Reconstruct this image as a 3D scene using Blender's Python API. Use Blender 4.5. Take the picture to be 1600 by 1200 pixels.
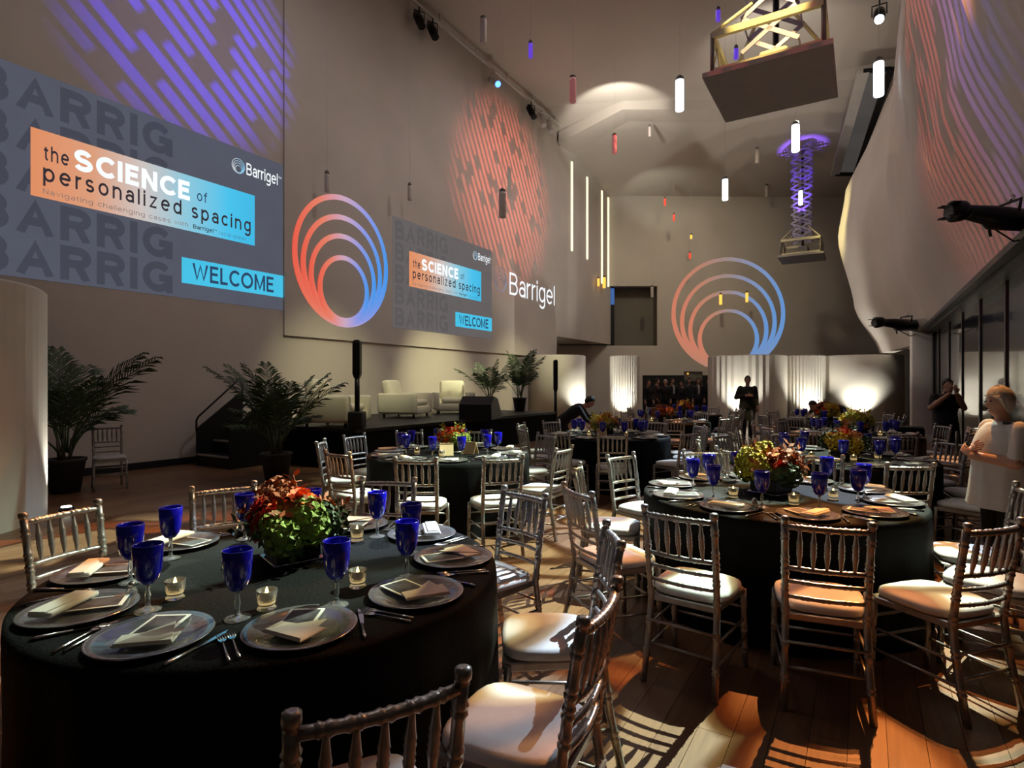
import bpy, bmesh, math, random
from mathutils import Vector, Matrix, Quaternion
for o in list(bpy.data.objects): bpy.data.objects.remove(o)
scene = bpy.context.scene
COL = scene.collection
PI = math.pi
F = 900.0          # focal length in pixels of the 1600x1200 frame
EYE = 1.55         # eye height
def lin(c):
    c = c / 255.0
    return c / 12.92 if c <= 0.04045 else ((c + 0.055) / 1.055) ** 2.4
def rgb(r, g, b): return (lin(r), lin(g), lin(b), 1.0)
# ------------------------------------------------------------------ camera
cam_d = bpy.data.cameras.new('camera'); cam_d.sensor_width = 36; cam_d.lens = 36 * F / 1600
cam_d.clip_start = 0.05; cam_d.clip_end = 200
cam = bpy.data.objects.new('camera', cam_d); COL.objects.link(cam)
cam.location = (0, 0, EYE); cam.rotation_euler = (PI / 2, 0, 0)
scene.camera = cam
# ------------------------------------------------------------------ world, exposure
w = bpy.data.worlds.new('world'); scene.world = w; w.use_nodes = True
w.node_tree.nodes['Background'].inputs[0].default_value = rgb(190, 172, 160)
w.node_tree.nodes['Background'].inputs[1].default_value = 0.025
vs = scene.view_settings
vs.view_transform = 'Standard'; vs.look = 'None'; vs.gamma = 1.0; vs.exposure = 0.0; vs.use_curve_mapping = False
# ------------------------------------------------------------------ hall frame: u along the hall, v to the right, z up
AX = Vector((0.61, 1, 0)).normalized(); VX = Vector((AX.y, -AX.x, 0))
VL, VR = -11.2, 1.58                     # left wall and right (glass) wall
HALL_ANG = math.atan2(AX.y, AX.x)
def H(u, v, z=0.0): return AX * u + VX * v + Vector((0, 0, z))
def P(px, py, y): return Vector(((px - 800) * y / F, y, EYE + (600 - py) * y / F))
def on_wall(px, v):                      # a picture column on a wall v = const -> (u, distance y)
    t = (px - 800) / F
    y = v / (t * VX.x + VX.y)
    return (t * AX.x + AX.y) * y, y
def wall_uz(px, py, v):
    u, y = on_wall(px, v); return u, EYE + (600 - py) * y / F
# ------------------------------------------------------------------ lights
def aim(o, target):
    d = Vector(target) - o.location
    o.rotation_euler = d.to_track_quat('-Z', 'Y').to_euler()
def spot(name, loc, target, power, color, angle, blend=0.5, size=0.1):
    l = bpy.data.lights.new(name, 'SPOT'); l.energy = power; l.color = color[:3]
    l.spot_size = math.radians(angle); l.spot_blend = blend; l.shadow_soft_size = size
    o = bpy.data.objects.new(name, l); COL.objects.link(o); o.location = loc; aim(o, target); return o
def point(name, loc, power, color, size=0.3):
    l = bpy.data.lights.new(name, 'POINT'); l.energy = power; l.color = color[:3]; l.shadow_soft_size = size
    o = bpy.data.objects.new(name, l); COL.objects.link(o); o.location = loc; return o
def area(name, loc, target, power, color, size, size_y=None):
    l = bpy.data.lights.new(name, 'AREA'); l.energy = power; l.color = color[:3]; l.size = size
    if size_y: l.shape = 'RECTANGLE'; l.size_y = size_y
    o = bpy.data.objects.new(name, l); COL.objects.link(o); o.location = loc; aim(o, target); return o
def gobo(light, build):                  # a pattern wheel in a spotlight: build(tree, uv socket) -> colour socket
    l = light.data; l.use_nodes = True; t = l.node_tree; n = t.nodes
    for x in list(n): n.remove(x)
    out = n.new('ShaderNodeOutputLight'); em = n.new('ShaderNodeEmission'); t.links.new(em.outputs[0], out.inputs[0])
    tc = n.new('ShaderNodeTexCoord'); sp = n.new('ShaderNodeSeparateXYZ'); t.links.new(tc.outputs['Normal'], sp.inputs[0])
    cb = n.new('ShaderNodeCombineXYZ')
    for i, k in enumerate('XY'):
        d = n.new('ShaderNodeMath'); d.operation = 'DIVIDE'
        t.links.new(sp.outputs[k], d.inputs[0]); t.links.new(sp.outputs['Z'], d.inputs[1]); t.links.new(d.outputs[0], cb.inputs[i])
    t.links.new(build(t, cb.outputs[0]), em.inputs['Color'])
def mapping(t, uv, rot=0, scale=(1, 1, 1), loc=(0, 0, 0)):
    m = t.nodes.new('ShaderNodeMapping'); m.inputs['Rotation'].default_value = (0, 0, math.radians(rot))
    m.inputs['Scale'].default_value = scale; m.inputs['Location'].default_value = loc
    t.links.new(uv, m.inputs[0]); return m.outputs[0]
def ramp(t, fac, stops, interp='LINEAR'):
    r = t.nodes.new('ShaderNodeValToRGB'); r.color_ramp.interpolation = interp
    e = r.color_ramp.elements
    while len(e) < len(stops): e.new(0.5)
    for x, (p, c) in zip(e, stops): x.position = p; x.color = c
    t.links.new(fac, r.inputs[0]); return r.outputs[0]
def dashes(color, rot, width, height, gap=0.16, thick=0.62, colors=None, base=0.06):
    """rows of long dashes, each row shifted by its own amount"""
    def b(t, uv):
        def mth(op, a, b_=None, c=None):
            m = t.nodes.new('ShaderNodeMath'); m.operation = op
            for i, x in enumerate((a, b_, c)):
                if x is None: continue
                if isinstance(x, (int, float)): m.inputs[i].default_value = x
                else: t.links.new(x, m.inputs[i])
            return m.outputs[0]
        sp = t.nodes.new('ShaderNodeSeparateXYZ'); t.links.new(mapping(t, uv, rot), sp.inputs[0])
        y = mth('DIVIDE', sp.outputs['Y'], height); row = mth('FLOOR', y)
        wn = t.nodes.new('ShaderNodeTexWhiteNoise'); wn.noise_dimensions = '1D'; t.links.new(row, wn.inputs['W'])
        x = mth('ADD', mth('DIVIDE', sp.outputs['X'], width), mth('MULTIPLY', wn.outputs['Value'], 1.0))
        def band(v, half, soft):
            d = mth('ABSOLUTE', mth('SUBTRACT', mth('FRACT', v), 0.5))
            mr = t.nodes.new('ShaderNodeMapRange'); mr.interpolation_type = 'SMOOTHSTEP'
            mr.inputs['From Min'].default_value = half + soft; mr.inputs['From Max'].default_value = half - soft
            t.links.new(d, mr.inputs['Value']); return mr.outputs[0]
        k = mth('MULTIPLY', band(y, thick / 2, 0.07), band(x, 0.5 - gap / 2, 0.02)); k = mth('MULTIPLY_ADD', k, 1 - base, base)
        m0 = t.nodes.new('ShaderNodeMix'); m0.data_type = 'RGBA'; m0.inputs[6].default_value = (0, 0, 0, 1); m0.inputs[7].default_value = color
        t.links.new(k, m0.inputs[0]); c = m0.outputs[2]
        if colors:
            s = t.nodes.new('ShaderNodeSeparateXYZ'); t.links.new(uv, s.inputs[0])
            a = t.nodes.new('ShaderNodeMapRange'); a.inputs['From Min'].default_value = colors[0]; a.inputs['From Max'].default_value = colors[1]
            t.links.new(s.outputs['X'], a.inputs['Value'])
            m = t.nodes.new('ShaderNodeMix'); m.data_type = 'RGBA'; m.blend_type = 'MULTIPLY'; m.inputs[0].default_value = 1
            t.links.new(c, m.inputs[6]); t.links.new(ramp(t, a.outputs[0], colors[2]), m.inputs[7]); c = m.outputs[2]
        return c
    return b
def breakup(scale, stops, loc=(0, 0, 0), warp=0.25):
    def b(t, uv):
        nz = t.nodes.new('ShaderNodeTexNoise'); nz.inputs['Scale'].default_value = scale * 0.9; nz.inputs['Detail'].default_value = 1.0
        t.links.new(mapping(t, uv, 0, (1, 1, 1), loc), nz.inputs['Vector'])
        ma = t.nodes.new('ShaderNodeVectorMath'); ma.operation = 'MULTIPLY_ADD'
        ma.inputs[1].default_value = (warp, warp, 0)
        t.links.new(nz.outputs['Color'], ma.inputs[0]); t.links.new(mapping(t, uv, 20, (1, 1, 1), loc), ma.inputs[2])
        v = t.nodes.new('ShaderNodeTexVoronoi'); v.inputs['Scale'].default_value = scale; v.voronoi_dimensions = '2D'
        t.links.new(ma.outputs[0], v.inputs['Vector'])
        s = t.nodes.new('ShaderNodeSeparateColor'); t.links.new(v.outputs['Color'], s.inputs[0])
        c = ramp(t, s.outputs[0], stops, 'CONSTANT')
        v2 = t.nodes.new('ShaderNodeTexVoronoi'); v2.inputs['Scale'].default_value = scale; v2.voronoi_dimensions = '2D'; v2.feature = 'DISTANCE_TO_EDGE'
        t.links.new(ma.outputs[0], v2.inputs['Vector'])
        e = ramp(t, v2.outputs['Distance'], [(0.0, (0.12, 0.06, 0.02, 1)), (0.05, (0.3, 0.2, 0.1, 1)), (0.11, (1, 1, 1, 1))])
        m = t.nodes.new('ShaderNodeMix'); m.data_type = 'RGBA'; m.blend_type = 'MULTIPLY'; m.inputs[0].default_value = 1
        t.links.new(c, m.inputs[6]); t.links.new(e, m.inputs[7]); return m.outputs[2]
    return b
WARM = (1.0, 0.895, 0.875)
# added spots without fixtures, high under the ceiling, to brighten the walls
for u, p_ in ((8.0, 380), (15.0, 420), (22.0, 420), (28, 230)):
    spot('wall_fill', H(u, -3.5, 12.0), H(u + 0.5, VL, 5.0), p_, WARM, 84, 1.0, 0.4)
for u, p_ in ((7.0, 260), (14.0, 330), (21.0, 330)):
    spot('wall_fill', H(u, -8.5, 12.0), H(u + 1.5, 0.6, 6.0), p_, WARM, 70, 1.0, 0.4)
spot('wall_fill', (7.0, 20.5, 11.8), (10.0, 29.7, 5.5), 850, (1, 0.88, 0.58), 80, 1.0, 0.4)
# added unseen area lights under the ceiling, a low general fill
for u, v in ((5, -6), (14, -6), (22, -6)):
    area('ceiling_fill', H(u, v, 12.2), H(u, v, 0), 60, WARM, 2.5)
# stage wash, warm
for u, p_ in ((9.8, 900), (14.0, 2100), (18.5, 1000)):
    spot('stage_wash', H(u - 1.5, -6.0, 6.5), H(u, -11.0, 1.0), p_, (1, 0.94, 0.55), 38, 1.0, 0.15)
spot('stage_wash', H(6.8, -5.5, 6.0), H(8.0, -9.0, 1.0), 380, (1, 0.94, 0.55), 36, 1.0, 0.15)
# purple and red dash patterns thrown on the upper walls
UL, ZL = wall_uz(310, 50, VL)
g = spot('gobo_purple', H(8.5, -2.0, 10.5), H(UL, VL, ZL), 4600, (1, 1, 1), 30, 0.8, 0.01)
gobo(g, dashes((0.055, 0.02, 1.0, 1), 42, 0.36, 0.031))
UL, ZL = wall_uz(790, 300, VL)
g = spot('gobo_red', H(18.5, -1.5, 10.5), H(UL, VL, ZL), 3600, (1, 1, 1), 44, 0.9, 0.01)
gobo(g, dashes((1.0, 0.16, 0.10, 1), 60, 0.30, 0.026, base=0.12))
g = spot('gobo_shell', H(5.5, -9.0, 8.5), H(8.8, 0.8, 5.6), 1900, (1, 1, 1), 38, 0.9, 0.01)
gobo(g, dashes((1, 1, 1, 1), 84, 0.40, 0.022, 0.16, 0.62, (-0.22, 0.25, [(0.0, (0.12, 0.08, 1, 1)), (0.26, (0.5, 0.2, 0.9, 1)), (0.44, (0.9, 0.12, 0.12, 1)), (1.0, (1, 0.12, 0.09, 1))], 0.25)))
# breakup patterns thrown across the floor and tables from beyond the tables
YEL = (0.82, 1.0, 0.78, 1); WHT = (0.68, 0.86, 1.0, 1); ORG = (0.55, 0.21, 0.055, 1); BLK = (0.006, 0.005, 0.005, 1)
g = spot('gobo_floor', (4.6, 7.3, 7.6), (0.45, 4.5, 0.0), 12500, (1, 1, 1), 36, 0.3, 0.012)
gobo(g, breakup(9.0, [(0, BLK), (0.16, ORG), (0.36, YEL), (0.85, WHT)], (0.4, 0.1, 0)))
g = spot('gobo_floor', (4.4, 6.9, 7.8), (2.4, 2.2, 0.0), 4200, (1, 1, 1), 38, 0.4, 0.012)
gobo(g, breakup(9.0, [(0, BLK), (0.45, ORG), (0.9, WHT)], (1.4, 2.1, 0)))
g = spot('gobo_floor', H(15.0, -0.6, 8.2), (2.4, 7.8, 0.0), 6500, (1, 1, 1), 54, 0.5, 0.012)
gobo(g, breakup(9.0, [(0, BLK), (0.38, ORG), (0.56, YEL), (0.8, WHT)], (3.0, 0.7, 0)))
g = spot('gobo_floor', (-2.5, 9.0, 9.0), (-3.0, 4.2, 0.0), 8000, (1, 1, 1), 36, 0.6, 0.012)
gobo(g, breakup(11.0, [(0, BLK), (0.34, ORG), (0.6, YEL)], (0.2, 0.9, 0)))
# light on the ceiling and the far corners
spot('ceiling_wash', H(19.5, -7.5, 10.8), H(21.8, -8.4, 12.6), 380, (1, 0.96, 0.84), 80, 0.45, 0.05)
spot('ceiling_wash', H(18.0, -2.5, 10.8), H(20.0, -2.5, 12.6), 120, (1, 0.95, 0.82), 100, 0.6, 0.05)
spot('ceiling_wash', (6.5, 27.0, 9.6), (7.5, 28.8, 11.3), 45, (0.95, 1.0, 0.85), 100, 0.7, 0.05)
spot('pillar_fill', H(16.5, -7.0, 5.0), P(1440, 560, 15.5), 700, (1, 0.95, 0.88), 12, 0.8, 0.1)  # added narrow spot with no fixture, only lifts the pillar
spot('corner_glow', H(21.0, -5.0, 7.0), H(26.0, -0.6, 8.0), 2400, (1, 0.85, 0.35), 34, 0.8, 0.2)
# ------------------------------------------------------------------ materials
MATS = {}
def mat(name, color, rough=0.5, metal=0.0, var=0.0, vscale=8.0, bump=0.0, bscale=60.0, emit=None, estr=0.0, trans=0.0, alpha=1.0, spec=0.5, coat=0.0, stretch=(1, 1, 1)):
    m = bpy.data.materials.new(name); m.use_nodes = True; t = m.node_tree; b = t.nodes['Principled BSDF']
    b.inputs['Base Color'].default_value = color; b.inputs['Roughness'].default_value = rough; b.inputs['Metallic'].default_value = metal
    b.inputs['Specular IOR Level'].default_value = spec; b.inputs['Transmission Weight'].default_value = trans
    b.inputs['Alpha'].default_value = alpha; b.inputs['Coat Weight'].default_value = coat
    if emit: b.inputs['Emission Color'].default_value = emit; b.inputs['Emission Strength'].default_value = estr
    if var or bump:
        tc = t.nodes.new('ShaderNodeTexCoord'); vec = mapping(t, tc.outputs['Object'], 0, stretch)
    if var:
        nz = t.nodes.new('ShaderNodeTexNoise'); nz.inputs['Scale'].default_value = vscale; nz.inputs['Detail'].default_value = 4
        t.links.new(vec, nz.inputs['Vector'])
        lo = tuple(max(0, c * (1 - var)) for c in color[:3]) + (1,); hi = tuple(min(1, c * (1 + var)) for c in color[:3]) + (1,)
        t.links.new(ramp(t, nz.outputs[0], [(0.3, lo), (0.7, hi)]), b.inputs['Base Color'])
    if bump:
        nb = t.nodes.new('ShaderNodeTexNoise'); nb.inputs['Scale'].default_value = bscale; nb.inputs['Detail'].default_value = 3
        t.links.new(vec, nb.inputs['Vector'])
        bp = t.nodes.new('ShaderNodeBump'); bp.inputs['Strength'].default_value = bump; bp.inputs['Distance'].default_value = 0.01
        t.links.new(nb.outputs[0], bp.inputs['Height']); t.links.new(bp.outputs[0], b.inputs['Normal'])
    MATS[name] = m; return m
mat('plaster', rgb(205, 196, 186), 0.85, var=0.05, vscale=0.7, bump=0.03, bscale=25)
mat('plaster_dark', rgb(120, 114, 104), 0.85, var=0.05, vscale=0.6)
mat('ceiling_paint', rgb(200, 190, 180), 0.9, var=0.04, vscale=0.5)
mat('drum_plaster', rgb(214, 208, 196), 0.75, var=0.05, vscale=1.2)
mat('void', rgb(14, 15, 17), 0.7, var=0.1)
mat('silver', rgb(168, 163, 158), 0.33, metal=0.75, var=0.12, vscale=30, bump=0.04, bscale=120)
mat('cushion', rgb(200, 197, 198), 0.85, var=0.05, vscale=14, bump=0.10, bscale=220)
mat('black_cloth', rgb(9, 9, 10), 0.75, var=0.25, vscale=9, bump=0.35, bscale=90, spec=0.12)
mat('black_paint', rgb(13, 13, 14), 0.5, var=0.1, vscale=5)
mat('black_metal', rgb(18, 18, 19), 0.38, metal=0.4, var=0.1)
mat('grey_metal', rgb(112, 106, 102), 0.5, metal=0.3, var=0.08, vscale=4)
mat('plate_grey', rgb(150, 146, 142), 0.6, var=0.05, vscale=3)
mat('white_paint', rgb(205, 200, 195), 0.55, var=0.04, vscale=3)
mat('steel', rgb(215, 213, 210), 0.18, metal=1.0, var=0.05)
mat('charger', rgb(128, 126, 128), 0.2, metal=0.55, var=0.2, vscale=12, bump=0.2, bscale=40, coat=0.4)
mat('charger_rim', rgb(165, 165, 168), 0.15, metal=0.8, var=0.1)
mat('napkin', rgb(226, 220, 210), 0.9, var=0.04, vscale=20, bump=0.08, bscale=300)
mat('card_white', rgb(232, 230, 226), 0.6, var=0.02)
mat('card_print', rgb(72, 70, 74), 0.5, var=0.75, vscale=22)
mat('cobalt', rgb(22, 18, 168), 0.12, var=0.12, vscale=20, spec=0.6, coat=0.5, emit=rgb(16, 10, 150), estr=0.0)
mat('clear_glass', rgb(235, 238, 240), 0.05, trans=0.92, var=0.02)
mat('dark_glass', rgb(38, 42, 46), 0.14, metal=0.35, var=0.45, vscale=1.4, bump=0.06, bscale=2.0, coat=0.6, stretch=(1, 1, 0.5))
mat('mullion', rgb(70, 68, 66), 0.4, metal=0.5, var=0.1)
mat('wax', rgb(240, 228, 190), 0.5, emit=rgb(255, 214, 140), estr=0.5, var=0.02)
mat('flame', rgb(255, 210, 120), 0.5, emit=rgb(255, 210, 120), estr=12.0, var=0.02)
mat('leaf_green', rgb(52, 72, 38), 0.6, var=0.4, vscale=10)
mat('palm_green', rgb(58, 78, 42), 0.5, var=0.35, vscale=6)
mat('palm_stem', rgb(78, 72, 44), 0.7, var=0.2)
mat('planter', rgb(45, 42, 40), 0.6, var=0.1)
mat('soil', rgb(40, 30, 22), 0.95, var=0.3, vscale=30)
mat('armchair', rgb(232, 228, 205), 0.55, var=0.03, vscale=4, bump=0.03, bscale=40)
mat('hydrangea', rgb(128, 148, 58), 0.7, var=0.3, vscale=25)
mat('chartreuse', rgb(168, 160, 34), 0.7, var=0.3, vscale=25)
mat('rose_red', rgb(205, 50, 22), 0.6, var=0.25, vscale=25)
mat('rose_orange', rgb(232, 98, 24), 0.6, var=0.25, vscale=25)
mat('rust', rgb(150, 78, 34), 0.7, var=0.3, vscale=25)
mat('yellow', rgb(222, 186, 40), 0.6, var=0.2, vscale=25)
mat('cream', rgb(222, 200, 140), 0.65, var=0.2, vscale=25)
mat('peach', rgb(226, 150, 90), 0.65, var=0.2, vscale=25)
mat('lamp_white', rgb(240, 245, 255), 0.5, emit=rgb(235, 245, 255), estr=1.6, var=0.01)
mat('lamp_off', rgb(196, 184, 176), 0.45, var=0.05)
mat('lamp_pink', rgb(200, 140, 140), 0.4, emit=rgb(190, 110, 110), estr=0.25, var=0.05)
mat('lamp_purple', rgb(110, 80, 220), 0.4, emit=rgb(110, 70, 240), estr=0.6, var=0.05)
mat('lamp_amber', rgb(255, 190, 70), 0.4, emit=rgb(255, 190, 80), estr=1.3, var=0.05)
mat('lamp_red', rgb(230, 70, 50), 0.4, emit=rgb(240, 70, 50), estr=1.0, var=0.05)
mat('lamp_strip', rgb(255, 246, 205), 0.4, emit=rgb(255, 244, 200), estr=1.3, var=0.01)
mat('lens_white', rgb(250, 250, 255), 0.3, emit=rgb(245, 250, 255), estr=14, var=0.01)
mat('lens_blue', rgb(80, 120, 255), 0.3, emit=rgb(60, 110, 255), estr=7, var=0.01)
mat('uplight_lens', rgb(255, 250, 235), 0.3, emit=rgb(255, 250, 232), estr=9, var=0.01)
mat('tread_edge', rgb(165, 160, 152), 0.5, var=0.05)
def wood():
    m = bpy.data.materials.new('floor_wood'); m.use_nodes = True; t = m.node_tree; b = t.nodes['Principled BSDF']
    tc = t.nodes.new('ShaderNodeTexCoord'); oi = t.nodes.new('ShaderNodeObjectInfo'); ge = t.nodes.new('ShaderNodeNewGeometry')
    ad = t.nodes.new('ShaderNodeMath'); ad.operation = 'ADD'; t.links.new(oi.outputs['Random'], ad.inputs[0]); t.links.new(ge.outputs['Random Per Island'], ad.inputs[1])
    fr = t.nodes.new('ShaderNodeMath'); fr.operation = 'FRACT'; t.links.new(ad.outputs[0], fr.inputs[0])
    cv = t.nodes.new('ShaderNodeCombineXYZ'); t.links.new(fr.outputs[0], cv.inputs[2])
    va = t.nodes.new('ShaderNodeVectorMath'); va.operation = 'ADD'; t.links.new(tc.outputs['Object'], va.inputs[0]); t.links.new(cv.outputs[0], va.inputs[1])
    nz = t.nodes.new('ShaderNodeTexNoise'); nz.inputs['Scale'].default_value = 5; nz.inputs['Detail'].default_value = 5
    t.links.new(mapping(t, va.outputs[0], 0, (0.6, 9, 4)), nz.inputs['Vector'])
    mx = t.nodes.new('ShaderNodeMath'); mx.operation = 'MULTIPLY_ADD'; mx.inputs[1].default_value = 0.5
    t.links.new(fr.outputs[0], mx.inputs[0]); t.links.new(nz.outputs[0], mx.inputs[2])
    t.links.new(ramp(t, mx.outputs[0], [(0.3, rgb(96, 66, 46)), (0.95, rgb(128, 94, 68))]), b.inputs['Base Color'])
    b.inputs['Roughness'].default_value = 0.36; b.inputs['Specular IOR Level'].default_value = 0.4
    MATS['floor_wood'] = m
wood()
# ------------------------------------------------------------------ mesh builder
class MB:
    def __init__(s): s.v = []; s.f = []; s.sm = []; s.mi = []; s.cur = 0
    def add(s, vs, fs, smooth=False):
        n = len(s.v); s.v += [tuple(x) for x in vs]
        for f in fs: s.f.append([i + n for i in f]); s.sm.append(smooth); s.mi.append(s.cur)
        return s
    def box(s, c, d, rz=0.0, M=None):
        x, y, z = d[0] / 2, d[1] / 2, d[2] / 2; R = M or Matrix.Rotation(rz, 3, 'Z'); c = Vector(c)
        vs = [c + R @ Vector((a * x, b * y, e * z)) for a in (-1, 1) for b in (-1, 1) for e in (-1, 1)]
        return s.add(vs, [(0, 1, 3, 2), (4, 6, 7, 5), (0, 4, 5, 1), (2, 3, 7, 6), (0, 2, 6, 4), (1, 5, 7, 3)])
    def rbox(s, c, d, r, rz=0.0, M=None, n=3):     # box with rounded edges (rounded plan, chamfered top and bottom)
        x, y, z = d[0] / 2, d[1] / 2, d[2] / 2; r = min(r, x * 0.99, y * 0.99, z * 0.99); R = M or Matrix.Rotation(rz, 3, 'Z'); c = Vector(c)
        def ring(off, h):
            o = []
            for k, (sx, sy) in enumerate(((1, 1), (-1, 1), (-1, -1), (1, -1))):
                for i in range(n + 1):
                    a = k * PI / 2 + i * PI / 2 / n
                    o.append(c + R @ Vector((sx * (x - r) + (r - off) * math.cos(a), sy * (y - r) + (r - off) * math.sin(a), h)))
            return o
        rs = [ring(r * 0.75, -z), ring(r * 0.25, -z + r * 0.3), ring(0, -z + r), ring(0, z - r), ring(r * 0.25, z - r * 0.3), ring(r * 0.75, z)]
        return s.loft(rs, True, True)
    def loft(s, rings, caps=True, smooth=True, closed=True):
        n = len(rings[0]); vs = [p for r in rings for p in r]; fs = []
        for i in range(len(rings) - 1):
            for j in range(n if closed else n - 1):
                k = (j + 1) % n; fs.append((i * n + j, i * n + k, (i + 1) * n + k, (i + 1) * n + j))
        b = len(s.v); s.add(vs, fs, smooth)
        if caps:
            s.f.append([b + i for i in range(n)][::-1]); s.sm.append(False); s.mi.append(s.cur)
            e = b + (len(rings) - 1) * n; s.f.append([e + i for i in range(n)]); s.sm.append(False); s.mi.append(s.cur)
        return s
    def lathe(s, prof, n=16, c=(0, 0, 0), caps=True, a0=0.0):
        c = Vector(c)
        return s.loft([[c + Vector((r * math.cos(a0 + 2 * PI * i / n), r * math.sin(a0 + 2 * PI * i / n), z)) for i in range(n)] for r, z in prof], caps)
    def tube(s, pts, rad, n=8, caps=True):
        pts = [Vector(p) for p in pts]
        if not hasattr(rad, '__len__'): rad = [rad] * len(pts)
        rings = []; prev = None
        for i, p in enumerate(pts):
            d = (pts[min(i + 1, len(pts) - 1)] - pts[max(i - 1, 0)]).normalized()
            if prev is None:
                x = d.orthogonal().normalized()
            else:
                x = (prev - d * prev.dot(d)); x = x.normalized() if x.length > 1e-6 else d.orthogonal().normalized()
            prev = x; y = d.cross(x)
            rings.append([p + (x * math.cos(2 * PI * k / n) + y * math.sin(2 * PI * k / n)) * rad[i] for k in range(n)])
        return s.loft(rings, caps)
    def ell(s, c, r, n=10, m=7, M=None):
        c = Vector(c); R = M or Matrix.Identity(3)
        rings = []
        for i in range(m + 1):
            a = -PI / 2 + PI * (0.04 + 0.92 * i / m)
            rings.append([c + R @ Vector((r[0] * math.cos(a) * math.cos(2 * PI * k / n), r[1] * math.cos(a) * math.sin(2 * PI * k / n), r[2] * math.sin(a))) for k in range(n)])
        return s.loft(rings, True)
    def mesh(s, name, mats):
        me = bpy.data.meshes.new(name); me.from_pydata(s.v, [], s.f)
        for m in (mats if isinstance(mats, (list, tuple)) else [mats]): me.materials.append(MATS[m])
        me.polygons.foreach_set('use_smooth', s.sm); me.polygons.foreach_set('material_index', s.mi)
        bm = bmesh.new(); bm.from_mesh(me); bmesh.ops.recalc_face_normals(bm, faces=bm.faces); bm.to_mesh(me); bm.free()
        return me
    def build(s, name, mats, parent=None, **k):
        return inst(name, s.mesh(name, mats), parent, **k)
def inst(name, me, parent=None, loc=None, rz=None, m=None):
    o = bpy.data.objects.new(name, me); COL.objects.link(o)
    if parent: o.parent = parent
    if loc is not None: o.location = loc
    if rz is not None: o.rotation_euler = (0, 0, rz)
    if m:
        o.material_slots[0].link = 'OBJECT'; o.material_slots[0].material = MATS[m]
    return o
def tag(o, label, cat, group=None):
    o['label'] = label; o['category'] = cat
    if group: o['group'] = group
    return o
def thing(name, label, cat, loc=(0, 0, 0), rz=0.0, group=None):
    o = bpy.data.objects.new(name, None); COL.objects.link(o); o.empty_display_size = 0.1
    o.location = loc; o.rotation_euler = (0, 0, rz); return tag(o, label, cat, group)
def struct(o, label=None):
    o['kind'] = 'structure'
    if label: o['label'] = label
    return o
def hbox(mb, u0, u1, v0, v1, z0, z1):
    mb.box(H((u0 + u1) / 2, (v0 + v1) / 2, (z0 + z1) / 2), (u1 - u0, v1 - v0, z1 - z0), HALL_ANG); return mb
# ------------------------------------------------------------------ floor of planks
struct(MB().box((4, 13, -0.06), (60, 60, 0.08)).build('floor', 'void'), 'dark reddish wooden floor of narrow planks')
floor = bpy.data.objects['floor']
PW, PL = 0.145, 2.1
plank_me = MB().box((0, 0, -0.010), (PL - 0.0025, PW - 0.0022, 0.02)).mesh('plank', 'floor_wood')
cand = []
for i in range(int((VR - VL + 1.0) / PW) + 1):
    v = VL + 0.05 + i * PW; off = (i * 0.77) % PL
    for j in range(-2, 17):
        u = j * PL + off; c = H(u, v); cand.append((c, u, v))
def vis(c):
    if c.y < 1.2: return 99
    px = c.x / c.y
    return 99 if abs(px) > 1.05 else c.length
cand.sort(key=lambda q: vis(q[0]))
rest = MB()
for k, (c, u, v) in enumerate(cand):
    if k < 290: inst('plank', plank_me, floor, loc=c, rz=HALL_ANG)
    else: rest.box(c - Vector((0, 0, 0.01)), (PL - 0.004, PW - 0.004, 0.02), HALL_ANG)
far = rest.build('planks', 'floor_wood', floor); far['kind'] = 'stuff'
# ------------------------------------------------------------------ left wall
U442 = on_wall(442, VL)[0]; U800 = on_wall(800, VL)[0]; U870 = on_wall(870, VL + 0.06)[0]; UEND = on_wall(954, VL)[0]
struct(hbox(MB(), -2, U442, VL - 2.5, VL, -0.02, 12.7).build('wall_left', 'plaster'), 'tall grey plaster wall carrying the large projected slide')
struct(hbox(MB(), U442, U870, VL - 2.5, VL + 0.06, 2.65, 12.7).build('wall_left', 'plaster'), 'tall upper plaster wall with ring logo above the stage')
struct(hbox(MB(), U442, U800, VL - 2.5, VL, -0.02, 2.65).build('wall_left', 'plaster'), 'recessed lower plaster wall behind the stage armchairs')
struct(hbox(MB(), U870, UEND, VL - 2.5, VL, 3.6, 12.0).build('wall_left', 'plaster'), 'grey upper wall with narrow vertical slots of light')
struct(hbox(MB(), U800, UEND + 1, VL - 2.6, VL - 2.2, -0.02, 3.7).build('wall_left', 'plaster'), 'set back pale wall under the slotted panel')
struct(hbox(MB(), -2, U442, VL, VL + 0.025, 0, 0.13).build('baseboard_left', 'void'), 'dark baseboard under the large slide wall')
for k, (px, a, b) in enumerate(((893, 253, 392), (917, 277, 405), (940, 298, 443), (957, 309, 448))):
    u, z1 = wall_uz(min(px, 950), a, VL); z0 = wall_uz(min(px, 950), b, VL)[1]
    tag(hbox(MB(), u - 0.07, u + 0.07, VL + 0.004, VL + 0.04, z0, z1).build('light_slot', 'lamp_strip'),
        'glowing narrow slot of light in the slotted panel, %s' % ('longest', 'second from the ring logo wall', 'third from the ring logo wall', 'beside the far wall')[k], 'light')
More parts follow.
